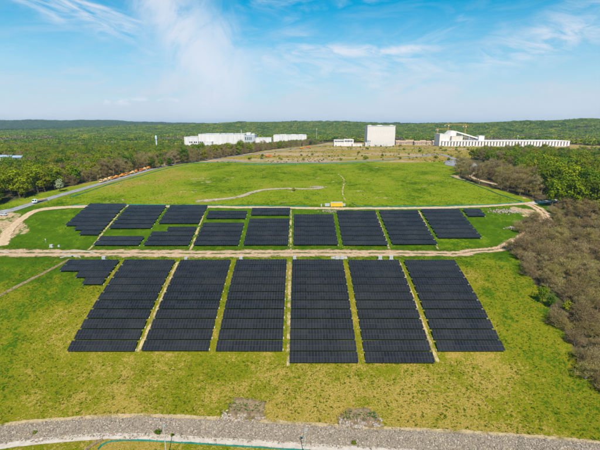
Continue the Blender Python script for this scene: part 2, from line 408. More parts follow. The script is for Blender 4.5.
ribbon('grey_road', [(-260, 222)] + P2((0, 212.5), (15, 209.3), (30, 204.5), (45, 200), (60, 195.4), (80, 189.8), (100, 184), (125, 177), (150, 169.8), (175, 164), (198, 160.3), (222, 159.5), (250, 162.6), (290, 162.8), (345, 161.6), (390, 159), (420, 156.5), (437, 153.8), (452, 158), (468, 164), (478, 167.5)),
       lambda t: 7.2, ROAD, 'grey service road round the back of the meadow', .2, cat='road')
ribbon('grey_road', P2((205, 160), (222, 157.5), (245, 155), (275, 151.4), (305, 147.8), (330, 144.8), (346, 143.4)), 8.0, ROAD, 'grey road leading back towards the white office', .3, cat='road')
ribbon('parking_lot', P2((452, 160.5), (466, 165), (486, 168.5)), lambda t: 12+34*min(1, t*1.6), ROAD, 'grey asphalt yard beside the right hand wood', .27, cat='road')
ribbon('dirt_track', P2((484, 169), (474, 173.5), (472, 177), (482, 181), (498, 185)), 6.0, SANDN, 'sandy lane leaving the asphalt yard under the trees', .2)
ribbon('dirt_track', P2((530, 203.6), (548, 201.6), (575, 199.5)), 5.0, CONC, 'pale concrete lane running into the right hand wood', .24)
ribbon('ditch', P2((70, 259), (58, 265.5), (42, 274), (24, 283), (6, 292.5), (-14, 302)), 3.0, DITCH, 'narrow brown ditch dropping down the left slope', .1, cat='ditch')
for (u0, v0, u1, v1, wd) in ((178, 262, 138, 352, 2.4), (289.5, 262, 288.2, 366, 2.6), (399, 262, 438, 362, 2.5), (123.5, 263, 112, 281, 2.2),
                             (124, 208, 88, 250, 2.4), (205, 211, 190, 250, 2.4), (291, 210, 290.5, 250, 2.2), (375.5, 213, 390, 250, 2.4), (418.5, 211, 439, 250, 2.3)):
    ribbon('worn_path', P2((u0, v0), ((u0+u1)/2, (v0+v1)/2), (u1, v1)), wd, WORN, 'worn strip between two columns of solar tables', .09, 2.0, 5, cat='path')
ribbon('worn_path', P2((345.5, 201), (342.5, 192), (344, 180), (338, 174)), 2.0, WORN, 'faint worn line up the middle of the meadow', .1, 2.0, 5, cat='path')
# gravel drain and concrete lane along the toe
drain_px = ((-40, 440), (0, 433), (40, 429), (100, 425.5), (150, 425), (200, 427), (250, 429.5), (300, 432.5), (350, 435.5), (400, 438), (450, 440.5), (500, 443), (550, 446.5), (600, 451), (660, 458))
drain = P2(*[(u, v+2.6) for u, v in drain_px])
ribbon('stone_drain', drain, 7.9, RIPBED, 'wide band of loose grey stones along the foot of the slope', .10, 2.0, 13, cat='drain')
lane = P2((-40, 453), (0, 446.5), (30, 442.5), (60, 439.6), (100, 436.6), (140, 436.8), (180, 439), (240, 442.5), (300, 446.2), (350, 449.5), (420, 453.5), (520, 459), (640, 468))
ribbon('concrete_lane', lane, 2.4, CONC, 'narrow pale concrete lane below the stone drain', .14, 2.0, 7, cat='path')
rim = [(q.x, q.y+4.15) for q in drain]
ribbon('sandy_verge', rim, 2.6, track_mat('sandy_verge_mat', (0.34, 0.235, 0.12, 1), (0.50, 0.36, 0.20, 1), .30, 0, 1.3, .40), 'sandy strip where the grass meets the stone drain', .12, 2.0, 5, cat='verge')
ribbon('worn_path', P2((84, 452), (92, 445), (103, 439.5)), 2.0, DITCH, 'brown earth path meeting the concrete lane', .17, 1.5, 5, cat='path')

# ------------------------------------------------------------------ solar tables
PV, n, out = material('solar_glass')
isl = n.new('ShaderNodeNewGeometry').outputs['Random Per Island']
oi = n.new('ShaderNodeObjectInfo').outputs['Random']
c = n.mix(isl, (0.010, 0.0095, 0.012, 1), (0.018, 0.017, 0.020, 1))
c = n.mix(n.mul(oi, .4), c, (0.026, 0.023, 0.023, 1))
c = n.mix(n.mul(n.step(n.noise(n.pos(), .08, 4.0, .6), .4, .75), .55), c, (0.040, 0.036, 0.034, 1))
pvb = bsdf(n, out, c, .22, .42)
n.put(pvb.inputs['Roughness'], n.add(.16, n.mul(isl, .14)))
PVF = simple('module_frame', (0.17, 0.16, 0.155), .45, .4, .6, .1)
STEEL = simple('galvanised_steel', (0.30, 0.30, 0.30), .5, .5, .7, .15, 6)
CONCRETE = simple('grey_concrete', (0.46, 0.42, 0.37), .9, .1, 0, .18, 2.5, .3)
MW, ML, TILT = 1.15, 2.24, math.radians(3.6)     # tilt against the local slope
def tilt_pt(x, s_, h): return (x, s_*math.cos(TILT)-h*math.sin(TILT), 1.46+s_*math.sin(TILT)+h*math.cos(TILT))
def modules_mesh(nm):
    b = MB(); rng = random.Random(nm)
    for i in range(nm):
        for r in range(2):
            x0 = (i-nm/2)*MW+.014; x1 = x0+MW-.028; s0 = (r-1)*ML+.02+(.01 if r else -.01); s1 = s0+ML-.04; j = rng.uniform(-.008, .008)
            crn = [(x0, s0), (x1, s0), (x1, s1), (x0, s1)]
            v = [tilt_pt(a, s_, j) for a, s_ in crn]+[tilt_pt(a, s_, .04+j) for a, s_ in crn]
            b.quads(v, MB.BQ, 1)
            e = .028; g = [(x0+e, s0+e), (x1-e, s0+e), (x1-e, s1-e), (x0+e, s1-e)]
            b.quads([tilt_pt(a, s_, .044+j) for a, s_ in g], [[0, 1, 2, 3]], 0)
    return b.mesh('solar_modules', [PV, PVF])
def rail_mesh(nm):
    L = nm*MW/2-.05; b = MB(); b.box(-L, L, -.05, .05, -.05, .05); return b.mesh('rail', STEEL)
post_front = MB().box(-.06, .06, -.06, .06, -1.9, 0).mesh('post', STEEL)
post_rear = MB().box(-.06, .06, -.06, .06, -2.2, 0).mesh('post', STEEL)
ballast_me = MB().box(-.22, .22, -.4, .4, -.5, .22).mesh('ballast_block', CONCRETE)
_tm = {}; TJ = random.Random(12)
ORD = ['first', 'second', 'third', 'fourth', 'fifth', 'sixth', 'seventh', 'eighth', 'ninth', 'tenth', 'eleventh', 'twelfth']
def table(xc, y, nm, label, group):
    if nm not in _tm: _tm[nm] = (modules_mesh(nm), rail_mesh(nm))
    z = (T1(xc, y-2)+T1(xc, y+2))/2; sl = math.atan((float(P(y+2.2))-float(P(y-2.2)))/4.4); root = empty('solar_table', (xc, y, z)); root.rotation_euler = (sl+(.045 if y < 150 else 0)+TJ.uniform(-.012, .012), TJ.uniform(-.004, .004), 0); tag(root, label, 'solar panels', group)
    tag(ob('solar_modules', _tm[nm][0], root), kind='stuff')
    for s_ in (-1.15, 1.15): ob('rail', _tm[nm][1], root, tilt_pt(0, s_, -.06))
    k = max(2, round(nm*MW/5)); L = nm*MW/2-.5
    for i in range(k):
        x = -L+2*L*i/(k-1)
        ob('post', post_front, root, tilt_pt(x, -1.15, -.11), (-sl, 0, 0)); ob('post', post_rear, root, tilt_pt(x, 1.15, -.11), (-sl, 0, 0))
    for sx in (-1, 1):
        bx = sx*(nm*MW/2+.02); ob('ballast_block', ballast_me, root, (bx, -.9, .02))
PITCHF, PITCHU = 5.14, 5.5
def xc_of(k, nm, side=None):
    g = -5.2+28*k
    if side == 'r': return g+28-1.35-nm*MW/2
    if side == 'l': return g+1.35+nm*MW/2
    return g+14
GF, GU = 'solar tables of the lower field', 'solar tables of the upper field'
fcols = [(-4, 'stepped short column at the far left'), (-3, 'second column from left'), (-2, 'third column from left'), (-1, 'third column from right counting the long left ones'), (0, 'long column right of the centre gap'), (1, 'second column from right'), (2, 'rightmost column')]
fname = {-4: 'short stepped column far left', -3: 'leftmost long column', -2: 'second long column', -1: 'third long column', 0: 'fourth long column', 1: 'fifth long column', 2: 'sixth long column'}
for k in range(-4, 3):
    rows = {-4: [7, 8, 9, 10], 0: list(range(-1, 11)), 1: list(range(-1, 11))}.get(k, list(range(0, 11)))
    for i, r in enumerate(rows):
        nm = {(-4, 7): 8, (-4, 8): 13}.get((k, r), 22)
        table(xc_of(k, nm, 'r'), 134.4+PITCHF*(r+.5), nm, 'dark solar table, lower field, %s, %s row from the front' % (fname[k], ORD[i]), GF)
ucols = [(-5, 226, [(10, 'r'), (15, 'r')]+[(22, 'r')]*6, 'leftmost column'), (-4, 214, [(22, 'r')]*2, 'near pair of second column'), (-4, 234, [(22, 'r')]*6, 'far block of second column'),
         (-3, 214, [(22, 'r')]*3+[(15, 'r')], 'near block of third column'), (-3, 240, [(22, 'r')]*5, 'far block of third column'),
         (-2, 214, [(22, 'r')]*5, 'near block of fourth column'), (-2, 246.8, [(22, 'r')]*2, 'far pair of fourth column'),
         (-1, 214, [(22, 'r')]*6, 'near block of fifth column'), (-1, 251.5, [(22, 'r')]*2, 'far pair of fifth column'),
         (0, 214, [(22, 'l')]*7, 'sixth column'), (1, 214, [(22, 'l')]*8, 'seventh column'), (2, 215, [(22, 'l')]*8, 'eighth column'), (3, 222.5, [(22, 'l')]*7, 'ninth column'), (4, 250.3, [(10, 'l')]*2, 'short pair at far right')]
for k, d0, rows, nme in ucols:
    for i, (nm, sd) in enumerate(rows):
        table(xc_of(k, nm, sd), d0+PITCHU*(i+.5), nm, 'dark solar table, upper field, %s, %s row from the front' % (nme, ORD[i]), GU)

# ------------------------------------------------------------------ loose stones and tufts
ICO = None
def ico():
    t = (1+5**.5)/2
    v = np.array([(-1, t, 0), (1, t, 0), (-1, -t, 0), (1, -t, 0), (0, -1, t), (0, 1, t), (0, -1, -t), (0, 1, -t), (t, 0, -1), (t, 0, 1), (-t, 0, -1), (-t, 0, 1)], float)
    v /= np.linalg.norm(v[0])
    f = np.array([(0, 11, 5), (0, 5, 1), (0, 1, 7), (0, 7, 10), (0, 10, 11), (1, 5, 9), (5, 11, 4), (11, 10, 2), (10, 7, 6), (7, 1, 8), (3, 9, 4), (3, 4, 2), (3, 2, 6), (3, 6, 8), (3, 8, 9), (4, 9, 5), (2, 4, 11), (6, 2, 10), (8, 6, 7), (9, 8, 1)])
    return v, f
STONE, n, out = material('broken_stone')
isl = n.new('ShaderNodeNewGeometry').outputs['Random Per Island']; p = n.pos()
c = n.mix(isl, (0.125, 0.095, 0.070, 1), (0.46, 0.365, 0.285, 1))
c = n.mix(n.mul(n.step(n.noise(p, .25, 3.0), .45, .7), .45), c, (0.42, 0.31, 0.20, 1))
bsdf(n, out, c, .92, .15, 0, noise_bump(n, p, 9, .4, .05))
PALESTONE, n, out = material('pale_rubble')
isl = n.new('ShaderNodeNewGeometry').outputs['Random Per Island']
bsdf(n, out, n.mix(isl, (0.22, 0.16, 0.12, 1), (0.46, 0.37, 0.305, 1)), .92, .15)
def stones(name, pts, size, mat, rng, parent=None, squash=.7):
    iv, fi = ico(); m_ = len(pts)
    s_ = (size[0]+(size[1]-size[0])*rng.random(m_)**2)[:, None, None]
    j = iv[None]*(0.72+.5*rng.random((m_, 12, 1)))*s_*np.array([1, 1, squash])
    a = rng.random(m_)*6.28; ca, sa = np.cos(a)[:, None], np.sin(a)[:, None]
    J = np.stack([j[..., 0]*ca-j[..., 1]*sa*.8, j[..., 0]*sa+j[..., 1]*ca*.8, j[..., 2]], -1) + np.asarray(pts)[:, None, :]
    f = (fi[None]+12*np.arange(m_)[:, None, None]).reshape(-1, 3)
    return ob(name, mesh(name, J.reshape(-1, 3), f, mat), parent)
RNG = np.random.default_rng(7)
dr = resample(drain, 1.0)
pts = []
for i in range(13500):
    k = RNG.integers(0, len(dr)-1); q = dr[k].lerp(dr[k+1], RNG.random()); d = (dr[k+1]-dr[k]).normalized()
    a = (RNG.random()*2-1)*(3.6+.4*math.sin(q.x*.7)+.3*math.sin(q.x*.23)); x, y = q.x+d.y*a, q.y-d.x*a
    pts.append((x, y, 0))
pts = np.array(pts); pts[:, 2] = T(pts[:, 0], pts[:, 1])+.16
tag(stones('drain_stones', pts, (.10, .36), STONE, RNG), 'loose grey stones filling the drain at the slope foot', 'stones', kind='stuff')

TUFT, n, out = material('grass_tuft')
isl = n.new('ShaderNodeNewGeometry').outputs['Random Per Island']
cr = n.new('ShaderNodeValToRGB'); n.l.new(isl, cr.inputs[0]); e = cr.color_ramp.elements
e[0].position = 0; e[0].color = (0.070, 0.150, 0.004, 1); e[1].position = 1; e[1].color = (0.32, 0.24, 0.06, 1)
for po, co in ((.4, (0.10, 0.175, 0.005, 1)), (.6, (0.15, 0.16, 0.008, 1)), (.75, (0.26, 0.19, 0.03, 1))):
    q = cr.color_ramp.elements.new(po); q.color = co
d = n.new('ShaderNodeBsdfDiffuse', {'Color': cr.outputs[0]}); tr = n.new('ShaderNodeBsdfTranslucent', {'Color': cr.outputs[0]})
mx = n.new('ShaderNodeMixShader', {0: .5}); n.l.new(d.outputs[0], mx.inputs[1]); n.l.new(tr.outputs[0], mx.inputs[2]); n.l.new(mx.outputs[0], out.inputs[0])
def tufts(name, X, Y, size, mat, rng, blades=4):
    m_ = len(X); Z = T(X, Y); a = rng.random((m_, blades))*6.28; s_ = (size[0]+(size[1]-size[0])*rng.random(m_)**2)[:, None]
    lean = .55+.5*rng.random((m_, blades)); h = s_*(.28+.3*rng.random((m_, blades)))
    ox, oy = np.cos(a), np.sin(a); wx, wy = -oy*s_*.34, ox*s_*.34
    bx, by = X[:, None]+ox*s_*.06, Y[:, None]+oy*s_*.06; tx, ty = bx+ox*s_*lean, by+oy*s_*lean
    z0 = Z[:, None]-.06+0*a; z1 = Z[:, None]+h
    # every tuft shares its root vertex so it stays one island
    root = np.stack([X, Y, Z-.05], -1)
    mid1 = np.stack([bx+wx+ox*s_*.3, by+wy+oy*s_*.3, Z[:, None]+h*.7], -1); mid2 = np.stack([bx-wx+ox*s_*.3, by-wy+oy*s_*.3, Z[:, None]+h*.7], -1)
    tip = np.stack([tx, ty, z1], -1)
    per = 1+3*blades
    V = np.concatenate([root[:, None], np.stack([mid1, tip, mid2], 2).reshape(m_, 3*blades, 3)], 1)
    q = np.array([[0, 1+3*b, 2+3*b, 3+3*b] for b in range(blades)])
    F = (q[None]+per*np.arange(m_)[:, None, None]).reshape(-1, 4)
    return ob(name, mesh(name, V.reshape(-1, 3), F, mat))
def in_table(X, Y): return (Y > 131) & (Y < 192) & (X > -90) & (X < 79) | (Y > 215) & (Y < 268) & (X > -118) & (X < 106)
X = RNG.random(52000)*330-190; Y = 84+RNG.random(52000)**1.15*130
keep = ~in_table(X, Y) & (X < XR(Y)+4) & (X > -.86*Y-40) & (vnoise(X/6, Y/6, 3) > .22)
dyy = np.interp(X, [q.x for q in drain], [q.y for q in drain]); keep &= (np.abs(Y-dyy) > 4.1) & ((Y < dyy-7.6) | (Y > dyy))
keep &= np.abs(Y-203.2) > 6.0
X, Y = X[keep], Y[keep]
tag(tufts('grass_tufts', X, Y, (.16, .62), TUFT, RNG), 'tufts of green and straw coloured grass on the slope', 'grass', kind='stuff')
X = RNG.random(15000)*330-180; Y = 206+RNG.random(15000)*240
keep = ~in_table(X, Y) & (X < XR(Y)) & (X > XL(Y)+10) & (np.abs(Y-267) > 3) & (vnoise(X/9, Y/9, 13) > .4)
tag(tufts('meadow_tufts', X[keep], Y[keep], (.25, .7), TUFT, RNG), 'rough tufts of grass in the meadow', 'grass', kind='stuff')

X = RNG.random(7000)*560-130; Y = 462+RNG.random(7000)**1.3*430
keep = (X > XL(Y)+10) & (X < XR(Y)+20) & (vnoise(X/30, Y/22, 27)+.35*vnoise(X/8, Y/8, 28) > .62)
tag(tufts('rough_scrub', X[keep], Y[keep], (.5, 2.0), TUFT, RNG, 5), 'low olive and brown scrub on the rough ground behind the meadow', 'scrub', kind='stuff')

# ------------------------------------------------------------------ trees
def leaf_mat(name, ramp, trans=.25):
    m, n, out = material(name)
    r = n.new('ShaderNodeObjectInfo').outputs['Random']; isl = n.new('ShaderNodeNewGeometry').outputs['Random Per Island']
    cr = n.new('ShaderNodeValToRGB'); n.l.new(r, cr.inputs[0]); cr.color_ramp.interpolation = 'LINEAR'
    for i, (po, co) in enumerate(ramp):
        q = cr.color_ramp.elements[i] if i < 2 else cr.color_ramp.elements.new(po)
        q.position = po; q.color = co+(1,)
    hsv = n.new('ShaderNodeHueSaturation', {'Color': cr.outputs[0]}); n.put(hsv.inputs['Value'], n.add(.72, n.mul(isl, .6)))
    d = n.new('ShaderNodeBsdfDiffuse', {'Color': hsv.outputs[0]}); tr = n.new('ShaderNodeBsdfTranslucent', {'Color': hsv.outputs[0]})
    mx = n.new('ShaderNodeMixShader', {0: trans}); n.l.new(d.outputs[0], mx.inputs[1]); n.l.new(tr.outputs[0], mx.inputs[2])
    n.l.new(mx.outputs[0], out.inputs[0]); return m
LEAF = leaf_mat('spring_leaves', [(0, (0.11, 0.21, 0.005)), (1, (0.070, 0.14, 0.006)), (.25, (0.28, 0.31, 0.006)), (.42, (0.075, 0.155, 0.005)), (.6, (0.21, 0.265, 0.005)), (.8, (0.30, 0.265, 0.010))], .42)
BUD = leaf_mat('budding_twigs', [(0, (0.38, 0.265, 0.125)), (1, (0.44, 0.33, 0.17)), (.4, (0.26, 0.18, 0.085)), (.7, (0.38, 0.30, 0.08))], .4)
NEEDLE = leaf_mat('conifer_needles', [(0, (0.020, 0.050, 0.018)), (1, (0.035, 0.075, 0.018))], .1)
BLOSSOM = leaf_mat('white_blossom', [(0, (0.36, 0.38, 0.20)), (1, (0.40, 0.40, 0.24))], .3)
BARK = simple('bark', (0.11, 0.085, 0.060), .95, .1, 0, .25, 4, .4)
BARKG = simple('grey_bark', (0.30, 0.225, 0.15), .95, .1, 0, .25, 4, .4)

def cards(rng, C, Nrm, size, aspect=1.0):
    """quads at C facing Nrm with random spin"""
    m_ = len(C); r = rng.normal(size=(m_, 3)); Nn = Nrm/np.maximum(np.linalg.norm(Nrm, axis=1, keepdims=True), 1e-6)
    u = np.cross(Nn, r); u /= np.maximum(np.linalg.norm(u, axis=1, keepdims=True), 1e-6); v = np.cross(Nn, u)
    s_ = (size*(.6+.8*rng.random(m_)))[:, None]; u = u*s_; v = v*s_*aspect
    V = np.stack([C-u*.5-v*.5, C+u*.5-v*.35, C+u*.42+v*.5, C-u*.5+v*.4], 1).reshape(-1, 3)
    return V, np.arange(4*m_).reshape(-1, 4)
def limbs(rng, H, tr, nl, spread_, base=.25, lean=.06):
    """tapered trunk and limbs; returns builder and limb tips"""
    b = MB(); tips = []
    top = np.array([rng.normal()*lean*H, rng.normal()*lean*H, H*.86])
    pts = [Vector(top*t+np.array([math.sin(t*3+nl)*.02*H, 0, 0])*t) for t in (0, .3, .6, 1)]; pts[0].z = -.6
    b.tube(pts, [tr*1.2, tr, tr*.66, tr*.2], 6); tips.append(np.array(pts[-1]))
    for i in range(nl):
        t = base+(1-base)*.85*(i+rng.random())/nl; o = Vector(top*t); a = i*2.4+rng.random()*.9
        L = spread_*(1.05-.55*t)*(0.8+.4*rng.random()); e = o+Vector((math.cos(a)*L, math.sin(a)*L, L*(.35+.5*rng.random())))
        mpt = o.lerp(e, .5)+Vector((0, 0, L*.06)); b.tube([o, mpt, e], [tr*.42*(1.1-t*.6), tr*.26, tr*.08], 5, cap=False); tips.append(np.array(e)); tips.append(np.array(mpt))
    return b, tips
def leafy(seed, H=14, R=4.6, nleaf=900, size=.62, mat=LEAF):
    rng = np.random.default_rng(seed); tb, tips = limbs(rng, H, H*.02, 9, R*.85)
    cl_ = []
    for t in tips: cl_.append((t, R*(.26+.16*rng.random())))
    for _ in range(16):
        a = rng.random()*6.28; z = H*(.34+.62*rng.random()); k = math.sin(math.pi*min(1, max(0, (z/H-.22)/.82)))**.6
        r = R*k*(.45+.5*rng.random()); cl_.append((np.array([math.cos(a)*r, math.sin(a)*r, z]), R*(.22+.2*rng.random())))
    wts = np.array([c_[1]**2 for c_ in cl_]); pick = rng.choice(len(cl_), nleaf, p=wts/wts.sum())
    C0 = np.array([c_[0] for c_ in cl_])[pick]; Rr = np.array([c_[1] for c_ in cl_])[pick][:, None]
    d = rng.normal(size=(nleaf, 3)); d /= np.linalg.norm(d, axis=1, keepdims=True); rad = (.45+.6*rng.random((nleaf, 1)))
    C = C0+d*Rr*rad*np.array([1.05, 1.05, .8]); Cc = C-np.array([0, 0, H*.55]); Cc /= np.maximum(np.linalg.norm(Cc, axis=1, keepdims=True), 1e-6); nr = d*.7+Cc*.8+rng.normal(size=(nleaf, 3))*.4+np.array([0, 0, .3])
    V, F = cards(rng, C, nr, np.full(nleaf, size)); 
    return tb, V, F, mat
def bare(seed, H=10, R=4.2, ntw=1500, mat=BUD, multi=True):
    rng = np.random.default_rng(seed); tb = MB(); tips = []
    for s_ in range(3 if multi else 1):
        b, t_ = limbs(rng, H*(.8+.25*rng.random()), H*.014, 9, R*.9, .08, .16 if multi else .05)
        off = np.array([rng.normal()*.5, rng.normal()*.5, 0])*(1 if multi else 0)
        for v_, q_ in zip(b.v, [None]*len(b.v)): v_ += off
        n0 = tb.n
        for v_ in b.v: tb.v.append(v_)
        tb.q += [q_+n0 for q_ in b.q]; tb.qi += b.qi; tb.t += [q_+n0 for q_ in b.t]; tb.ti += b.ti; tb.n += b.n
        tips += [t+off for t in t_]
    tips = np.array(tips); pick = rng.integers(0, len(tips), ntw)
    d = rng.normal(size=(ntw, 3)); d[:, 2] = np.abs(d[:, 2])*.9+.15; d /= np.linalg.norm(d, axis=1, keepdims=True)
    C = tips[pick]+d*(rng.random((ntw, 1))**.7)*R*.46 + np.array([0, 0, -.1*R])
    L = .45+.9*rng.random(ntw); wv = .035+.05*rng.random(ntw)
    dir_ = d+rng.normal(size=(ntw, 3))*.5; dir_ /= np.linalg.norm(dir_, axis=1, keepdims=True)
    sd = np.cross(dir_, rng.normal(size=(ntw, 3))); sd /= np.linalg.norm(sd, axis=1, keepdims=True)
    a = C-dir_*L[:, None]/2; e_ = C+dir_*L[:, None]/2; s1 = sd*wv[:, None]
    V = np.stack([a-s1, a+s1, e_+s1*.5, e_-s1*.5], 1).reshape(-1, 3); F = np.arange(4*ntw).reshape(-1, 4)
    nb_ = ntw//5; V2, F2 = cards(rng, C[:nb_]+rng.normal(size=(nb_, 3))*.25, rng.normal(size=(nb_, 3)), np.full(nb_, .22))
    return tb, np.concatenate([V, V2]), np.concatenate([F, F2+len(V)]), mat
def conifer(seed, H=15, R=2.9, mat=NEEDLE):
    rng = np.random.default_rng(seed); tb = MB(); tb.tube([(0, 0, -.5), (0, 0, H*.5), (0, 0, H*.97)], [H*.016, H*.011, .03], 6)
    C = []; Nn = []
    for i in range(26):
        t = .1+.88*i/26; z = H*t; rr = R*(1-t)**.8*(.8+.35*rng.random())+.15
        for j in range(max(5, int(13*(1-t)+4))):
            a = rng.random()*6.28
            for k in (.35, .65, .95):
                C.append((math.cos(a)*rr*k, math.sin(a)*rr*k, z-rr*k*.32+rng.normal()*.12)); Nn.append((math.cos(a)*.5+rng.normal()*.3, math.sin(a)*.5+rng.normal()*.3, .9))
    V, F = cards(rng, np.array(C), np.array(Nn), np.full(len(C), .62)); return tb, V, F, mat
def make_kind(fn, bark):
    tb, V, F, mat = fn
    return {'trunk': tb.mesh('trunk', bark), 'crown': mesh('crown', V, F, mat), 'joined': None, 'src': (tb, V, F, mat, bark)}
def joined(k):
    if k['joined'] is None:
        tb, V, F, mat, bark = k['src']; b = MB(); b.v = list(tb.v); b.q = list(tb.q); b.t = list(tb.t); b.qi = list(tb.qi); b.ti = list(tb.ti); b.n = tb.n
        b.quads(V, F, 1); k['joined'] = b.mesh('tree_mass', [bark, mat])
    return k['joined']
K_LEAF = [make_kind(leafy(s_, h, r), BARK) for s_, h, r in ((1, 15, 5.0), (2, 13, 4.8), (3, 17, 5.2), (4, 12, 4.0))]
K_BARE = [make_kind(bare(s_, h, r, 1700), BARKG) for s_, h, r in ((11, 9, 4.3), (12, 8, 4.6), (13, 10, 4.2), (14, 7, 4.0))]
K_TALL = [make_kind(bare(s_, h, r, 1700, BUD, False), BARKG) for s_, h, r in ((21, 15, 4.6), (22, 13, 4.4), (23, 16, 4.4))]
K_CON = [make_kind(conifer(s_, h), BARK) for s_, h in ((31, 16), (32, 13))]
K_BLOS = [make_kind(leafy(41, 11, 3.2, 700, .5, BLOSSOM), BARK)]
K_BUSH = [make_kind(leafy(51+i, 3.0, 2.0, 260, .42), BARK) for i in range(2)]

def tree(name, k, x, y, sc, rng, label, group, cat='tree'):
    r = empty(name, (x, y, T1(x, y)-.15), rng.random()*6.28); s_ = sc*(.85+.3*rng.random()); r.scale = (s_*(.9+.25*rng.random()), s_*(.9+.25*rng.random()), s_)
    tag(r, label, cat, group); ob('trunk', k['trunk'], r); ob('crown', k['crown'], r)
def poisson(rng, x0, x1, y0, y1, cell, ok):
    out_ = []
    for iy in range(int((y1-y0)/cell)):
        for ix in range(int((x1-x0)/cell)):
            x = x0+(ix+.5+(rng.random()-.5)*.9+(iy % 2)*.5)*cell; y = y0+(iy+.5+(rng.random()-.5)*.9)*cell
            out_.append((x, y))
    A = np.array(out_); return A[ok(A[:, 0], A[:, 1])]
def zone(y, cuts):
    for c_, t_ in cuts:
        if y < c_: return t_
Z_TH = ((128, 'near the stone drain'), (160, 'beside the front rows of the lower field'), (192, 'beside the back rows of the lower field'), (222, 'at the bend of the sandy track'), (9e9, 'between track bend and concrete lane'))
Z_LR = ((290, 'near the white lorry'), (335, 'between lorry and orange trucks'), (400, 'behind the orange trucks'), (470, 'beyond the orange trucks'), (9e9, 'beside the far road'))
Z_RW = ((300, 'by the concrete lane'), (345, 'beside the right fence'), (400, 'beside the asphalt yard'), (9e9, 'towards the colonnaded hall'))
Z_BU = ((560, 'just behind the back road'), (680, 'in the middle of the rough ground'), (9e9, 'close to the white silo and office'))
rng = np.random.default_rng(5)
def near_path(X, Y, pts, d):
    return on_poly(pts, X, Y, d*2) > .5
lane_r = P2((530, 203.6), (548, 201.6), (575, 199.5)); track_r = P2((497, 249.5), (514, 243), (534, 231), (546, 221), (543, 212), (532, 205.5))
sand_lane = P2((484, 169), (474, 173.5), (472, 177), (482, 181), (498, 185))
yard = P2((452, 160.5), (466, 165), (486, 168.5))
# thicket on the right flank
A = poisson(rng, 92, 215, 84, 268, 6.2, lambda X, Y: (X > XR(Y)+2.0) & (X < .8*Y+32) & ~near_path(X, Y, track_r, 1.7))
A = A[np.argsort(A[:, 0]-XR(A[:, 1]))]
forest_pts = {k: [] for k in ('leaf', 'bare', 'tall', 'con')}
cnt = 0
for x, y in A:
    e_ = x-XR(y); g = vnoise(x/22, y/22, 8)
    if cnt < 195 and g < .88:
        lab = ('bare brown tree edging the right thicket, ' if e_ < 9 else 'bare brown tree inside the right thicket, ')+zone(y, Z_TH)
        tk = e_ > 6 and rng.random() < .4; tree('bare_tree', K_TALL[int(rng.integers(3))] if tk else K_BARE[int(rng.integers(4))], x, y, (.55+.35*rng.random()) if tk else (.74 if e_ < 8 else .75+.45*rng.random()), rng, lab, 'bare trees of the edge of the right thicket' if e_ < 9 else 'bare trees inside the right thicket'); cnt += 1
    elif g >= .88: tree('budding_tree', K_LEAF[int(rng.integers(4))], x, y, .5, rng, 'small green tree in the bare right thicket, '+zone(y, Z_TH), 'green trees in the right thicket')
    else: forest_pts['bare' if rng.random() < .6 else 'tall'].append((x, y, .65+.4*rng.random()))
# wood on the right, behind the meadow
A = poisson(rng, 130, 620, 262, 640, 7.6, lambda X, Y: (X > XR(Y)+4) & (X < .8*Y+60) & (X < 620) & ~near_path(X, Y, lane_r, 4.5) & ~near_path(X, Y, sand_lane, 5) & ~near_path(X, Y, yard, 24)
            & (Y < 640-.25*np.maximum(0, 330-X)))
A = A[np.argsort(A[:, 1])]; cg = cb = 0
for x, y in A:
    e_ = x-XR(y); brown = (e_ < 44+40*vnoise(x/30, y/30, 4)) and y < 430 and x < (.585+.05*vnoise(x/15, y/15, 14))*y
    if brown:
        if cb < 45: tree('bare_tree', K_TALL[int(rng.integers(3))], x, y, 1.1, rng, 'tall bare brown tree of the right wood, '+zone(y, Z_RW), 'bare trees at the front of the right wood'); cb += 1
        else: forest_pts['tall'].append((x, y, 1.0))
    elif rng.random() < .10: forest_pts['con'].append((x, y, .85))
    elif cg < 110: tree('leafy_tree', K_LEAF[int(rng.integers(4))], x, y, 1.12 if x < .6*y else 1.4, rng, 'fresh green tree of the right wood, '+zone(y, Z_RW), 'green trees of the right wood'); cg += 1
    elif rng.random() < .22: forest_pts['tall'].append((x, y, .95))
    else: forest_pts['leaf'].append((x, y, (1.15 if x < .58*y else 1.35)*(1-.3*float(sst(y, 380, 560)))))
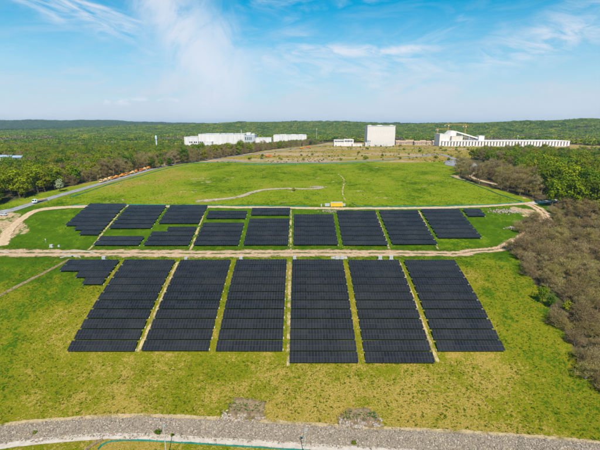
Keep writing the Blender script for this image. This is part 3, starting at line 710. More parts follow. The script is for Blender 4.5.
# wood on the left of the road
house_spots = [(-418, 560), (-395, 556)]
A = poisson(rng, -900, 140, 238, 1060, 7.9, lambda X, Y: (X < XL(Y)-9) & (X > -.80*Y-60) & (Y > 236+np.maximum(0, -X-262)*.0) & ~((X > -330) & (X < -90) & (Y > 950)) & ~((Y > 985) & (X > -90))
            & ~((np.abs(X+.72*Y) < 22) & (Y > 490) & (Y < 590)))
d_ = np.hypot(A[:, 0], A[:, 1]); A = A[np.argsort(XL(A[:, 1])-A[:, 0])]; cg = cb = 0
for x, y in A:
    e_ = XL(y)-x; band_ = vnoise(x/70, y/45, 19)
    green_front = x < -.60*y and y < 350
    pbrown = .82 if e_ < 80+110*vnoise(x/40, y/40, 23) and not green_front else (.18 if green_front else (.68 if band_ > .50 else .10))
    sc_ = .92 if e_ < 16 else 1.18
    if y > 700: sc_ *= .8
    if rng.random() < pbrown:
        if cb < 58 and y < 620 and e_ < 40: tree('bare_tree', K_TALL[int(rng.integers(3))], x, y, sc_*.86, rng, 'bare greyish brown tree along the left road, '+zone(y, Z_LR), 'bare trees along the left road'); cb += 1
        else: forest_pts['tall'].append((x, y, sc_*.86))
    elif rng.random() < .06: forest_pts['con'].append((x, y, sc_*.9))
    elif cg < 70 and y < 420: tree('leafy_tree', K_LEAF[int(rng.integers(4))], x, y, sc_, rng, 'green leafy tree of the left wood, '+zone(y, Z_LR), 'green trees of the left wood'); cg += 1
    else: forest_pts['leaf'].append((x, y, sc_))
bl = px(60, 192.5); tree('blossom_tree', K_BLOS[0], bl.x-1, bl.y+2, .95, rng, 'pale blossoming tree standing among brown trees on the left', None)
# shrubs on the rough ground before the silo
A = poisson(rng, -70, 330, 475, 900, 26, lambda X, Y: (X > XL(Y)+14) & (X < XR(Y)-8) & (vnoise(X/60, Y/60, 61) > .42))
for x, y in A: tree('bush', K_BUSH[int(rng.integers(2))], x, y, .45+1.0*rng.random()**2, rng, 'low green bush on rough grass, '+zone(y, Z_BU), 'bushes on the rough ground', 'bush')
q = px(365.5, 160); tree('bush', K_BUSH[0], q.x, q.y, 1.9, rng, 'dark round bush standing alone beside the back road', None, 'bush')
q = px(294, 191); tree('bush', K_BUSH[1], q.x, q.y, .75, rng, 'small dark bush beside the gravel strip on the meadow', None, 'bush')

def scatter(name, src, pts, label, cat):
    """one mass of trees: meshes instanced on points (stuff nobody could count)"""
    pts = np.array(pts); X, Y = pts[:, 0], pts[:, 1]; r_ = np.random.default_rng(len(pts))
    me = bpy.data.meshes.new(name); me.vertices.add(len(pts))
    me.vertices.foreach_set('co', np.column_stack([X, Y, T(X, Y)-.2]).astype(np.float32).ravel())
    for nm_, val in (('rot', r_.random(len(pts))*6.283), ('sc', pts[:, 2]*(.8+.4*r_.random(len(pts))))):
        me.attributes.new(nm_, 'FLOAT', 'POINT').data.foreach_set('value', val.astype(np.float32))
    me.attributes.new('pick', 'INT', 'POINT').data.foreach_set('value', r_.integers(0, len(src), len(pts)).astype(np.int32))
    c_ = bpy.data.collections.new(name+'_source')
    for i, m_ in enumerate(src): c_.objects.link(bpy.data.objects.new('source_%s_%02d' % (name, i), m_))
    o = ob(name, me); g = bpy.data.node_groups.new(name, 'GeometryNodeTree')
    g.interface.new_socket('Geometry', in_out='INPUT', socket_type='NodeSocketGeometry'); g.interface.new_socket('Geometry', in_out='OUTPUT', socket_type='NodeSocketGeometry')
    gi, go = g.nodes.new('NodeGroupInput'), g.nodes.new('NodeGroupOutput')
    ci = g.nodes.new('GeometryNodeCollectionInfo'); ci.inputs[0].default_value = c_; ci.inputs[1].default_value = True; ci.inputs[2].default_value = True
    ip = g.nodes.new('GeometryNodeInstanceOnPoints'); ip.inputs['Pick Instance'].default_value = True
    def at(nm_, ty):
        a = g.nodes.new('GeometryNodeInputNamedAttribute'); a.data_type = ty; a.inputs[0].default_value = nm_; return a.outputs[0]
    cx = g.nodes.new('ShaderNodeCombineXYZ'); g.links.new(at('rot', 'FLOAT'), cx.inputs[2])
    g.links.new(gi.outputs[0], ip.inputs['Points']); g.links.new(ci.outputs[0], ip.inputs['Instance']); g.links.new(at('pick', 'INT'), ip.inputs['Instance Index'])
    g.links.new(cx.outputs[0], ip.inputs['Rotation']); g.links.new(at('sc', 'FLOAT'), ip.inputs['Scale']); g.links.new(ip.outputs[0], go.inputs[0])
    md = o.modifiers.new('scatter', 'NODES'); md.node_group = g
    return tag(o, label, cat, kind='stuff')
scatter('leafy_forest', [joined(k) for k in K_LEAF], forest_pts['leaf'], 'mass of green woodland behind the front trees', 'forest')
scatter('bare_forest', [joined(k) for k in K_TALL], forest_pts['tall'], 'mass of bare brown woodland behind the front trees', 'forest')
scatter('conifer_forest', [joined(k) for k in K_CON], forest_pts['con'], 'dark conifers scattered through the woods', 'forest')
if forest_pts['bare']: scatter('thicket', [joined(k) for k in K_BARE], forest_pts['bare'], 'remaining bare thicket on the right flank', 'thicket')

# far woodland: groves of many small crowns
def grove(seed, R, ncrown, cr_, mat, nq=34, size=2.6):
    rng = np.random.default_rng(seed); Vs = []; Fs = []; n0 = 0
    for i in range(ncrown):
        a = rng.random()*6.28; r = R*math.sqrt(rng.random()); h = 9+6*rng.random(); c0 = np.array([math.cos(a)*r, math.sin(a)*r, h*.62])
        d = rng.normal(size=(nq, 3)); d /= np.linalg.norm(d, axis=1, keepdims=True); C = c0+d*np.array([cr_, cr_, h*.36])*(.7+.4*rng.random((nq, 1)))
        V, F = cards(rng, C, d+rng.normal(size=(nq, 3))*.35+np.array([0, 0, .3]), np.full(nq, size)); Vs.append(V); Fs.append(F+n0); n0 += len(V)
    return mesh('grove', np.concatenate(Vs), np.concatenate(Fs), mat)
FARLEAF = leaf_mat('far_woodland', [(0, (0.13, 0.22, 0.006)), (1, (0.23, 0.28, 0.006)), (.25, (0.060, 0.13, 0.008)), (.5, (0.36, 0.36, 0.006)), (.75, (0.10, 0.18, 0.006))], .35)
FARBROWN = leaf_mat('far_bare_woodland', [(0, (0.19, 0.145, 0.08)), (1, (0.24, 0.19, 0.10))], .2)
gr_src = [grove(100+i, 17, 16, 3.6, FARLEAF) for i in range(4)]; gb_src = [grove(120+i, 17, 16, 3.4, FARBROWN) for i in range(2)]
def far_pts(r0, r1, cell):
    c_ = poisson(rng, -r1*.85, r1*.85, r0*.7, r1, cell, lambda X, Y: (np.abs(X) < .84*Y+60) & (np.hypot(X, Y) < r1) & (np.hypot(X, Y) >= r0))
    return c_
A = far_pts(1080, 3400, 24)
blocked = ((A[:, 1] < 1130) & (A[:, 0] > -320) & (A[:, 0] < 640)) | ((A[:, 0] > 40) & (A[:, 0] < 700) & (A[:, 1] < 1260) & (fbm(A[:, 0]/80, A[:, 1]/80, 3) < .52))
A = A[~blocked]; gn = fbm(A[:, 0]/190, A[:, 1]/120, 71, 3); open_ = (fbm(A[:, 0]/260, A[:, 1]/90, 91, 3) > .66) & (A[:, 1] < 2100)
br = (gn > .56) & (A[:, 1] < 1750) & ~open_; gr = ~br & ~open_
s1 = np.ones(len(A))
B = far_pts(3400, 7200, 52)
scatter('far_woodland', gr_src, np.column_stack([A[gr], .95*s1[gr]]), 'wooded plain and ridges behind the factories', 'forest')
FARDARK = leaf_mat('far_dark_woodland', [(0, (0.05, 0.105, 0.012)), (1, (0.085, 0.14, 0.012)), (.5, (0.035, 0.080, 0.012))], .2)
scatter('horizon_woodland', [grove(140+i, 17, 16, 3.6, FARDARK) for i in range(3)], np.column_stack([B, 1.55*np.ones(len(B))]), 'dark blueish wooded ridges on the horizon', 'forest')
scatter('far_brown_woodland', gb_src, np.column_stack([A[br], .9*s1[br]]), 'brown leafless belts in the far woodland', 'forest')

# ------------------------------------------------------------------ buildings
WHITE = simple('white_cladding', (0.69, 0.615, 0.60), .7, .25, 0, .09, .25, 0, True)
WHITE2 = simple('off_white_render', (0.67, 0.59, 0.57), .8, .2, 0, .14, .2, 0, True)
PALEGREY = simple('pale_grey_panel', (0.46, 0.46, 0.47), .7, .25, 0, .08, .3)
ROOFG = simple('grey_roof', (0.36, 0.37, 0.39), .8, .2, 0, .12, .3)
DARKGL = simple('dark_glazing', (0.05, 0.06, 0.075), .25, .5, 0, .1, 1)
TANW = simple('tan_wall', (0.50, 0.37, 0.27), .85, .15, 0, .12, .4)
TERRA = simple('terracotta_roof', (0.44, 0.29, 0.20), .85, .15, 0, .15, .6)
YELLOW = simple('crane_yellow', (0.62, 0.34, 0.05), .5, .4, 0, .08)
BLUEROOF = simple('blue_grey_roof', (0.30, 0.38, 0.46), .6, .3, 0, .1, .4)
CYAN = simple('pale_blue_tower', (0.55, 0.66, 0.76), .6, .3, 0, .08, .3)

def at_px(u, d): return (u-300)/FPX*(d*math.cos(PITCH)+45*math.sin(PITCH))     # x of a photo column on the plain at distance d
def z_px(v, d): return CAM_Z - d*math.tan(PITCH+math.atan((v-225)/FPX))          # height seen at a photo row at distance d
def block(root, name, x0, x1, y0, y1, z0, z1, wall=WHITE, roof=ROOFG, bay=6.0, parapet=.8):
    """clad block: wall with projecting joints, roof sheet and parapet"""
    b = MB(); b.box(x0, x1, y0, y1, z0, z1)
    nb_ = max(2, int((x1-x0)/bay))
    for i in range(nb_+1):
        x = x0+(x1-x0)*i/nb_; b.box(x-.12, x+.12, y0-.18, y0+.1, z0, z1-.05)
    o = b.build(name, wall, root)
    p_ = MB(); p_.box(x0-.25, x1+.25, y0-.25, y0+.15, z1, z1+parapet); p_.box(x0-.25, x1+.25, y1-.15, y1+.25, z1, z1+parapet)
    p_.box(x0-.25, x0+.15, y0+.15, y1-.15, z1, z1+parapet); p_.box(x1-.15, x1+.25, y0+.15, y1-.15, z1, z1+parapet)
    p_.build('parapet', wall, o)
    MB().box(x0+.15, x1-.15, y0+.15, y1-.15, z1+.003, z1+.18).build('roof_sheet', roof, o); return o
def windows(root, xs, z0, z1, y, wd, proud=.12):
    me = MB().box(-wd/2, wd/2, -proud, .3, z0, z1).mesh('window', DARKGL)
    for x in xs: ob('window', me, root, (x, y, 0))

# long factory on the left of the background
D = 1000.0; x0 = at_px(184, D); fz = T1(at_px(220, D), D)
f = empty('white_factory', (at_px(220, D), D, fz)); tag(f, 'long white factory with stepped flat roofs and chimney, behind green trees', 'factory')
rel = lambda u: at_px(u, D)-f.location.x
zz = lambda v: z_px(v, D)-fz
block(f, 'wall', rel(184.5), rel(198.3), 0, 60, -3, zz(137.2)); block(f, 'wall', rel(198.4), rel(244.5), 4, 90, -3, zz(134.4)); block(f, 'wall', rel(244.6), rel(255), -2, 50, -3, zz(135.2), PALEGREY)
block(f, 'tower', rel(246.5), rel(250.5), 6, 26, zz(135.2)+.01, zz(132.9)); block(f, 'tower', rel(251.2), rel(254.4), 8, 24, zz(135.2)+.01, zz(134.0))
block(f, 'wall', rel(255.1), rel(271), 6, 40, -3, zz(138.2)); block(f, 'wall', rel(205), rel(213), -16, 3.8, -3, zz(141.6))
for u0, u1, v in ((213, 219, 133.4), (222, 224.5, 133.8), (228, 233, 133.4), (237, 239, 133.9)): MB().box(rel(u0), rel(u1), 14, 30, zz(134.4)+.2, zz(v)).build('rooftop_unit', PALEGREY, f)
windows(f, [rel(u) for u in (190, 191.8, 194.6, 196.4, 198.8, 200.6, 202.4, 204.2)], zz(143.0), zz(141.5), -.05, 3.2)
windows(f, [rel(245.8), rel(247.6), rel(249.4), rel(251.2)], zz(140), zz(137), -2.05, 2.2)
MB().tube([(rel(240.5), 20, zz(134.4)), (rel(240.5), 20, zz(129.8))], [1.0, .8], 10).build('chimney', PALEGREY, f)
D = 1050.0; hz = T1(at_px(290, D), D); f = empty('white_hall', (at_px(290, D), D, hz)); tag(f, 'white flat-roofed hall, right neighbour of the long white factory', 'factory')
rel = lambda u: at_px(u, D)-f.location.x
zz = lambda v: z_px(v, D)-hz
block(f, 'wall', rel(273.5), rel(306.5), 0, 60, -3, zz(135.3)); 
for u0, u1 in ((280, 286), (291, 296), (299, 303)): MB().box(rel(u0), rel(u1), 8, 30, zz(135.3)+.2, zz(134.5)).build('rooftop_unit', WHITE, f)
def mast(name, u, v0, D, label, r=.6):
    x = at_px(u, D); g = T1(x, D); h = z_px(v0, D)-g; root = empty(name, (x, D, g)); tag(root, label, 'mast')
    b = MB(); b.tube([(0, 0, -1), (0, 0, h*.55), (0, 0, h)], [r, r*.8, r*.5], 8); b.build('shaft', PALEGREY, root)
    MB().box(-1.6, 1.6, -1.6, 1.6, -.5, .6).build('footing', CONCRETE, root); MB().box(-.9, .9, -.9, .9, h-3, h-1.2).build('antenna', WHITE, root)
mast('radio_mast', 316.5, 128.4, 1060, 'thin pale mast standing right of the white hall')
mast('radio_mast', 517, 135.0, 960, 'thin pale mast rising behind the long colonnaded hall')
# small office
D = 850.0; x = at_px(344, D); oz = T1(x, D); f = empty('white_office', (x, D, oz)); tag(f, 'low white office with dark window bands, left of the silo block', 'building')
rel = lambda u: at_px(u, D)-f.location.x
zz = lambda v: z_px(v, D)-oz
block(f, 'wall', rel(334), rel(344), 0, 18, -2, zz(140.2)); block(f, 'wall', rel(344.1), rel(353.6), 3, 18, -2, zz(139.6)); block(f, 'wall', rel(352), rel(361.5), -8, 2.9, -2, zz(144.0), WHITE2)
windows(f, [rel(u) for u in (335.2, 336.8, 338.4, 340, 341.6, 343.0)], zz(142), zz(140.8), -.05, 2.6); windows(f, [rel(u) for u in (345.4, 347, 348.6, 350.2, 351.8)], zz(142), zz(140.4), 2.95, 2.6)
# silo block
D = 850.0; x = at_px(380.5, D); sz = T1(x, D); f = empty('silo_block', (x, D, sz)); tag(f, 'tall white windowless silo block dominating the background', 'silo')
rel = lambda u: at_px(u, D)-f.location.x
H = z_px(126.3, D)-sz; xa, xb = rel(366.8), rel(394.4)
b = MB(); b.box(xa, xb, 0, 34, -2, H); b.build('wall', WHITE2, f)
me = MB().box(-1.66, 1.66, -.14, .2, 1.0, H-4.0).mesh('cladding_panel', WHITE2); me2 = MB().box(-1.62, 1.62, -.2, .2, H-3.9, H-.1).mesh('cladding_panel', WHITE)
k = int((xb-xa)/3.4)
for i in range(k):
    xx = xa+(i+.5)*(xb-xa)/k
    ob('cladding_panel', me, f, (xx, 0, 0)); ob('cladding_panel', me2, f, (xx, 0, 0))
MB().box(xa-.5, xb+.5, -.9, 34.5, H, H+1.2).build('roof', WHITE, f)
for u0, u1 in ((368, 371), (377, 382), (390, 393)): MB().box(rel(u0), rel(u1), 8, 20, H+1.21, H+2.6).build('rooftop_unit', PALEGREY, f)
MB().box(xb+.02, rel(395.2), 6, 30, -2, H-10).build('annex', WHITE2, f)
MB().box(rel(365), xa-.02, -3, 14, -2, 8).build('annex', WHITE2, f); MB().box(rel(366.9), rel(369), -4.2, -.4, -2, 13).build('stair_tower', PALEGREY, f)
windows(f, [rel(368), rel(369.6)], 9.5, 12, -4.2, 1.4)
for i in range(5): MB().box(rel(374)+i*6.0, rel(374)+i*6.0+3.6, -.62, -.3, 0.2, 4.6).build('gate', PALEGREY, f)
# colonnaded hall with conveyor
D = 850.0; x = at_px(447, D); cz = T1(x, D); f = empty('colonnaded_hall', (x, D, cz)); tag(f, 'very long white hall with columns, head tower and sloping conveyors', 'factory')
rel = lambda u: at_px(u, D)-f.location.x
zz = lambda v: z_px(v, D)-cz
block(f, 'wall', rel(438.6), rel(447), -3, 30, -2, zz(134.2)); 
b = MB(); h0, h1 = zz(141), zz(130.6); b.prism([(rel(447.05), -2), (rel(455.6), -2), (rel(455.6), h1-2.0), (rel(452.5), h1), (rel(450.2), h1-.4), (rel(447.05), zz(134))], 2, 24); b.build('head_tower', WHITE, f)
block(f, 'beige_block', rel(450), rel(460.8), -6, 1.9, zz(141)+.3, zz(136.4), simple('beige_panel', (0.66, 0.58, 0.50), .8, .2, 0, .08, .3))
xe = rel(567); hh = zz(140.6); xs0 = rel(441)
MB().box(xs0, xe, 0, 40, -2, hh-1.6).build('back_wall', WHITE, f); MB().box(xs0-.6, xe+.6, -7.4, 41, hh-1.5, hh).build('roof_slab', WHITE, f)
MB().box(xs0, xe, -7, -.05, -2, .8).build('plinth', WHITE2, f)
me = MB().box(-2.2, 2.2, -6.9, -4.6, .82, hh-1.52).mesh('column', WHITE)
k = int((xe-xs0)/6.3)
for i in range(k+1): ob('column', me, f, (xs0+1.9+(xe-xs0-3.8)*i/k, 0, 0))
me = MB().box(-2.0, 2.0, -.5, -.02, 1.2, hh-3.2).mesh('window', DARKGL)
for i in range(min(k, 16)): ob('window', me, f, (xs0+1.9+(xe-xs0-3.8)*(i+.5)/k, 0, 0))
block(f, 'transfer_tower', rel(478.8), rel(484.4), 4, 18, hh+.01, zz(136.2))
for (ua, va, ub, vb, yy) in ((455.6, 131.6, 479, 138.4, 9.0), (455.6, 134.0, 476, 140.0, 15.5)):
    a_, b_ = Vector((rel(ua), yy, zz(va))), Vector((rel(ub), yy, zz(vb))); c_ = MB().bar(a_, b_, 3.0, 2.6).build('conveyor', WHITE, f)
    for t in (.3, .62):
        q = a_.lerp(b_, t); MB().box(q.x-.5, q.x+.5, yy-.5, yy+.5, hh-.2, q.z-1.2).build('conveyor_leg', PALEGREY, c_)
# tower cranes
def crane(u, vtop, vjib, ul, ur, D, label):
    x = at_px(u, D); g = T1(x, D); r = empty('tower_crane', (x, D, g)); tag(r, label, 'crane', 'tower cranes behind the hall')
    h = z_px(vjib, D)-g; ht = z_px(vtop, D)-g; w_ = 1.1; m_ = MB()
    for sx in (-1, 1):
        for sy in (-1, 1): m_.bar((sx*w_, sy*w_, 0), (sx*w_, sy*w_, h), .26)
    k = int(h/3.4)
    for i in range(k):
        a, b_ = h*i/k, h*(i+1)/k
        for s_ in (-1, 1): m_.bar((-w_, s_*w_, a if i % 2 else b_), (w_, s_*w_, b_ if i % 2 else a), .2)
    m_.build('mast', YELLOW, r); MB().box(-2.5, 2.5, -2.5, 2.5, -1, .6).build('footing', CONCRETE, r)
    xl, xr = at_px(ul, D)-x, at_px(ur, D)-x; j = MB()
    for sy in (-.7, .7): j.bar((xl, sy, h+.3), (xr, sy, h+.3), .22)
    j.bar((xl*.9, 0, h+1.9), (xr*.95, 0, h+1.9), .22); kk = max(4, int((xr-xl)/3))
    for i in range(kk):
        a, b_ = xl+(xr-xl)*i/kk, xl+(xr-xl)*(i+1)/kk; j.bar((a, -.7, h+.3), ((a+b_)/2*.95, 0, h+1.9), .22); j.bar(((a+b_)/2*.95, 0, h+1.9), (b_, .7, h+.3), .22)
    j.build('jib', YELLOW, r); MB().box(-1.2, 1.2, -2.4, -1.2, h-2.6, h-.2).build('cab', WHITE, r)
    a_ = MB(); a_.bar((-.5, 0, h), (0, 0, ht), .25); a_.bar((.5, 0, h), (0, 0, ht), .25); a_.bar((0, 0, ht), (xr*.7, 0, h+1.9), .16); a_.bar((0, 0, ht), (xl*.8, 0, h+1.9), .16); a_.build('apex', YELLOW, r)
    s_ = xl if abs(xl) < abs(xr) else xr; MB().box(s_*.95-1.2, s_*.95+1.2, -1, 1, h-2.4, h).build('counterweight', CONCRETE, r)
crane(447, 122.2, 125.0, 443.2, 465, 1000, 'tallest yellow tower crane with long jib, above the head tower')
crane(464.2, 123.4, 126.0, 461.4, 468, 1010, 'yellow tower crane with short jib, right of the tallest one')
crane(436.6, 128.0, 129.4, 435, 446, 1040, 'small low yellow crane, left of the hall')
# tan houses between silo and hall
hr = random.Random(3)
hl = ['small tan house next to the silo block', 'tan house with wide roof, second from the silo block', 'long low tan house in the middle of the brown row', 'tan gabled house half way to the colonnaded hall', 'tan house behind yellow bushes', 'short tan house, second from the colonnaded hall', 'tan house closest to the colonnaded hall']
for i, (u, wd, v) in enumerate(((397.5, 4.4, 137.2), (403, 6.0, 137.8), (409.5, 7.5, 136.8), (416.5, 6, 138.0), (422.5, 5.4, 137.0), (428.5, 5, 138.4), (434, 4.2, 137.4))):
    D = 935+hr.uniform(-18, 18); x = at_px(u, D); g = T1(x, D); r = empty('tan_house', (x, D, g), hr.uniform(-.15, .15)); tag(r, hl[i], 'house', 'tan houses between silo and hall')
    W2 = wd/2*D/FPX*.97; h = (z_px(v, D)-g)*.62; hw = h*.62
    MB().box(-W2, W2, -6, 6, -1, hw).build('wall', TANW, r)
    MB().prism([(-6.7, hw), (6.7, hw), (0, h)], -W2-.5, W2+.5).build('roof', TERRA, r, rot=(0, 0, math.pi/2))
    nw = max(2, int(W2/2)); windows(r, [-W2+W2*2*(j+.5)/nw for j in range(nw)], hw*.35, hw*.75, -6.02, 1.3)
# buildings in the left wood
for (u0, u1, v0, v1, D, lb) in ((-6, 12.5, 155.0, 158.6, 560, 'low building with grey roof in the left wood, at the photo edge'), (14, 24, 155.4, 159.2, 556, 'pinkish white building with pale blue roof in the left wood')):
    xa, xb = at_px(u0, D), at_px(u1, D); g = T1((xa+xb)/2, D); r = empty('woodland_building', ((xa+xb)/2, D, g)); tag(r, lb, 'building'); W2 = (xb-xa)/2
    h = z_px(v0, D)-g; MB().box(-W2, W2, -6, 6, -2, h-2.4).build('wall', WHITE2, r); MB().prism([(-7, h-2.4), (7, h-2.4), (0, h)], -W2-.6, W2+.6).build('roof', BLUEROOF, r, rot=(0, 0, math.pi/2))
    windows(r, [-W2+(xb-xa)*(j+.5)/6 for j in range(6)], h-5.2, h-3.6, -6.05, 1.4)
D = 900; x = at_px(156.6, D); g = T1(x, D); r = empty('water_tower', (x, D, g)); tag(r, 'slim pale blue water tower above the left wood', 'tower'); h = z_px(135.6, D)-g
MB().tube([(0, 0, -1), (0, 0, h*.6), (0, 0, h*.72)], [1.5, 1.2, 1.3], 12).build('shaft', CYAN, r); MB().tube([(0, 0, h*.72), (0, 0, h*.78), (0, 0, h*.95), (0, 0, h)], [1.3, 2.1, 2.1, 1.2], 14).build('tank', CYAN, r)
q = px(488.5, 155.5); r = empty('white_shed', q, .5); tag(r, 'small white pitched shed at the edge of the right hand wood', 'shed')
MB().box(-5, 5, -3.2, 3.2, -.5, 2.6).build('wall', WHITE2, r); MB().prism([(-3.6, 2.6), (3.6, 2.6), (0, 4.4)], -5.4, 5.4).build('roof', WHITE, r, rot=(0, 0, math.pi/2)); MB().box(-1.2, 1.2, -3.3, -3.15, 0, 2.2).build('door', PALEGREY, r)

# ------------------------------------------------------------------ fences
TEAL = simple('teal_mesh', (0.02, 0.22, 0.18), .7, .2, 0, .2, .6)
FPOST = simple('fence_post_paint', (0.06, 0.16, 0.14), .6, .3)
fp_me = MB().box(-.04, .04, -.04, .04, -.4, 1.0).mesh('post', FPOST)
def fence(pts, label, h=1.15, step=4.0):
    c = resample(pts, step); r = empty('mesh_fence', (c[0].x, c[0].y, T1(c[0].x, c[0].y))); tag(r, label, 'fence'); o = r.location
    for i, (a, b_) in enumerate(zip(c[:-1], c[1:])):
        za, zb = T1(a.x, a.y), T1(b_.x, b_.y); n_ = Vector((a.y-b_.y, b_.x-a.x, 0)).normalized()*.012; q = []
        for s_ in (-1, 1):
            for P_, z_ in ((a, za), (b_, zb)):
                ki = i+(P_ is b_)
                for hz_ in (.05, h*(.74+.26*math.sin(ki*1.7)*math.sin(ki*.61+1))): q.append((P_.x-o.x+n_.x*s_, P_.y-o.y+n_.y*s_, z_-o.z+hz_))
        m_ = MB(); m_.quads(q, [[0, 2, 3, 1], [4, 5, 7, 6], [1, 3, 7, 5], [0, 4, 6, 2]]); m_.build('mesh_panel', TEAL, r)
        ob('post', fp_me, r, (a.x-o.x, a.y-o.y, za-o.z))
    ob('post', fp_me, r, (c[-1].x-o.x, c[-1].y-o.y, T1(c[-1].x, c[-1].y)-o.z))
fence(P2((70, 197.6), (86, 192.6), (116, 182.6), (140, 176.3), (180, 166), (200, 163), (228, 162.4), (246, 164.6), (275, 164.6), (326, 163.8), (370, 162), (395, 160)), 'teal mesh fence beside the left road and along the back of the meadow', .8, 6.0)
fence(P2((449, 176.4), (466, 182), (484, 188.6), (500, 195), (522, 202)), 'teal mesh fence on the right side of the meadow', .8, 5.0)
fence(P2((72, 205.6), (140, 205.0), (200, 205.4), (260, 206.0), (308, 206.6)), 'teal mesh fence above the upper track, left of the yellow container', .65, 6.0)
fence(P2((352, 201), (357, 206.2), (400, 206.6), (450, 206), (500, 204.2), (524, 202.2)), 'teal mesh fence above the upper track, right of the yellow container', .65, 6.0)
fence(P2((98, 450), (106, 443.5), (120, 441.4), (150, 441.6), (200, 444.5), (260, 448.2), (310, 451.6)), 'dark teal fence below the concrete lane at the bottom', .8, 2.5)

# ------------------------------------------------------------------ site equipment
CABW = simple('white_cabinet', (0.44, 0.44, 0.43), .45, .4, 0, .06)
CONY = simple('yellow_container_paint', (0.80, 0.47, 0.02), .5, .4, 0, .1, 1.2, 0, True)
RUBBER = simple('black_rubber', (0.02, 0.02, 0.022), .85, .2)
def cabinet(u, v, label, s_=1.0, wd=1.9):
    s_ *= .82
    q = px(u, v); r = empty('transformer_cabinet', q); tag(r, label, 'cabinet', 'electrical cabinets of the solar park')
    MB().box(-wd*.62*s_, wd*.62*s_, -.9*s_, .9*s_, -.4, .22*s_).build('plinth', CONCRETE, r); MB().box(-wd/2*s_, wd/2*s_, -.55*s_, .55*s_, .22*s_, 1.75*s_).build('housing', CABW, r)
    MB().prism([(-wd*.56*s_, 1.75*s_), (wd*.56*s_, 1.75*s_), (wd*.56*s_, 1.88*s_), (0, 2.0*s_), (-wd*.56*s_, 1.88*s_)], -.65*s_, .65*s_).build('roof', PALEGREY, r)
    for sx in (-1, 1): d = MB().box(min(sx*.05, sx*wd*.46)*s_, max(sx*.05, sx*wd*.46)*s_, -.59*s_, -.56*s_, .34*s_, 1.65*s_).build('door', CABW, r); MB().box(sx*.16*s_-.03, sx*.16*s_+.03, -.63*s_, -.59*s_, .9*s_, 1.1*s_).build('handle', RUBBER, d)
cabinet(51.5, 247.2, 'white cabinet standing in green grass left of the upper field', 1.0)
cabinet(59, 246.6, 'low white box right of the cabinet in the left grass', .6)
cabinet(104, 259.8, 'white cabinet on the track beside the culvert', 1.1)
cabinet(186, 260.2, 'white cabinet above the second long column of the lower field', .95)
cabinet(241, 259.6, 'white cabinet above the third long column of the lower field', 1.0)
cabinet(294.6, 259.4, 'white cabinet right of the centre gap by the track', 1.0)
cabinet(337, 258.8, 'left cabinet of the pair on the pale slab by the track', .9); cabinet(342, 258.8, 'right cabinet of the pair on the pale slab by the track', .9)
cabinet(380, 259.4, 'white cabinet above the fifth long column of the lower field', 1.15); cabinet(391, 259.2, 'white cabinet at the right end of the fifth long column', 1.15)
q = px(339, 257.6); tag(MB().box(-4.2, 4.2, -1.6, 1.6, -.5, .14).build('concrete_slab', CONCRETE, loc=q), 'pale concrete slab under the pair of cabinets', 'slab')
# yellow container and white boxes
q = px(336.5, 206.4); r = empty('yellow_container', (q.x, q.y, q.z+.05)); tag(r, 'bright yellow site container beside the upper track', 'container')
b = MB(); b.box(-4.0, 4.0, -1.25, 1.25, .1, 2.75)
for i in range(26): x = -3.8+i*.3; b.box(x, x+.15, -1.31, -1.2, .25, 2.6)
b.build('shell', CONY, r); MB().box(-4.1, 4.1, -1.35, 1.35, 2.76, 2.9).build('roof', PALEGREY, r)
for sx in (-1, 1):
    MB().box(sx*4.0-.12, sx*4.0+.12, -1.36, -1.2, .0, 2.75).build('corner_post', CONY, r); MB().box(sx*3.6-.3, sx*3.6+.3, -1.1, 1.1, -.2, .09).build('footing', CONCRETE, r)
d = MB().box(2.4, 3.4, -1.36, -1.32, .25, 2.4).build('door', simple('door_yellow', (0.72, 0.40, 0.03), .5, .4), r); MB().box(2.5, 2.56, -1.42, -1.36, 1.2, 1.45).build('handle', RUBBER, d)
for (u, v, wd, h, lb) in ((327.3, 206.2, 3.4, 1.7, 'white tank box left of the yellow container'), (343.8, 206.0, 1.9, 1.5, 'small white box right of the yellow container')):
    q = px(u, v); r = empty('white_box', q); tag(r, lb, 'box'); MB().box(-wd/2, wd/2, -.8, .8, .15, h).build('body', CABW, r); MB().box(-wd/2-.06, wd/2+.06, -.86, .86, h+.002, h+.12).build('lid', PALEGREY, r)
    for sx in (-1, 1): MB().box(sx*wd*.3-.12, sx*wd*.3+.12, -.7, .7, -.2, .149).build('skid', RUBBER, r)
q = px(321.3, 206.4); r = empty('white_barrel', q); tag(r, 'upright white barrel left of the white tank box', 'barrel'); MB().tube([(0, 0, -.05), (0, 0, .5), (0, 0, 1.5)], [.5, .55, .5], 12).build('body', CABW, r); MB().tube([(0, 0, 1.5), (0, 0, 1.62)], [.4, .36], 12).build('lid', PALEGREY, r)
# culvert on the track
q = px(73, 256.4); r = empty('concrete_culvert', (q.x, q.y, q.z)); tag(r, 'concrete culvert head with dark pipe mouth under the track', 'culvert')
MB().box(-2.6, 2.6, -.4, .4, -1.2, .75).build('headwall', CONCRETE, r)
MB().tube([(0, -.43, .0), (0, -.38, .0)], [.55, .55], 14).build('pipe_mouth', RUBBER, r); MB().tube([(0, -.62, .0), (0, -.39, .0)], [.68, .68], 14, cap=False).build('pipe_collar', CONCRETE, r)
for sx in (-1, 1): MB().bar((sx*2.6, 0, .1), (sx*5.2, -2.6, -.1), .35, 1.1).build('wing_wall', CONCRETE, r)
def kerb(pts, label):
    c = [px(*a) for a in pts]; o = c[0]; r = empty('concrete_kerb', o); tag(r, label, 'kerb')
    for a, b_ in zip(c[:-1], c[1:]):
        m_ = MB(); m_.bar((a.x-o.x, a.y-o.y, a.z-o.z+.12), (b_.x-o.x, b_.y-o.y, b_.z-o.z+.12), .7, .5); m_.build('kerb_stone', CONCRETE, r)
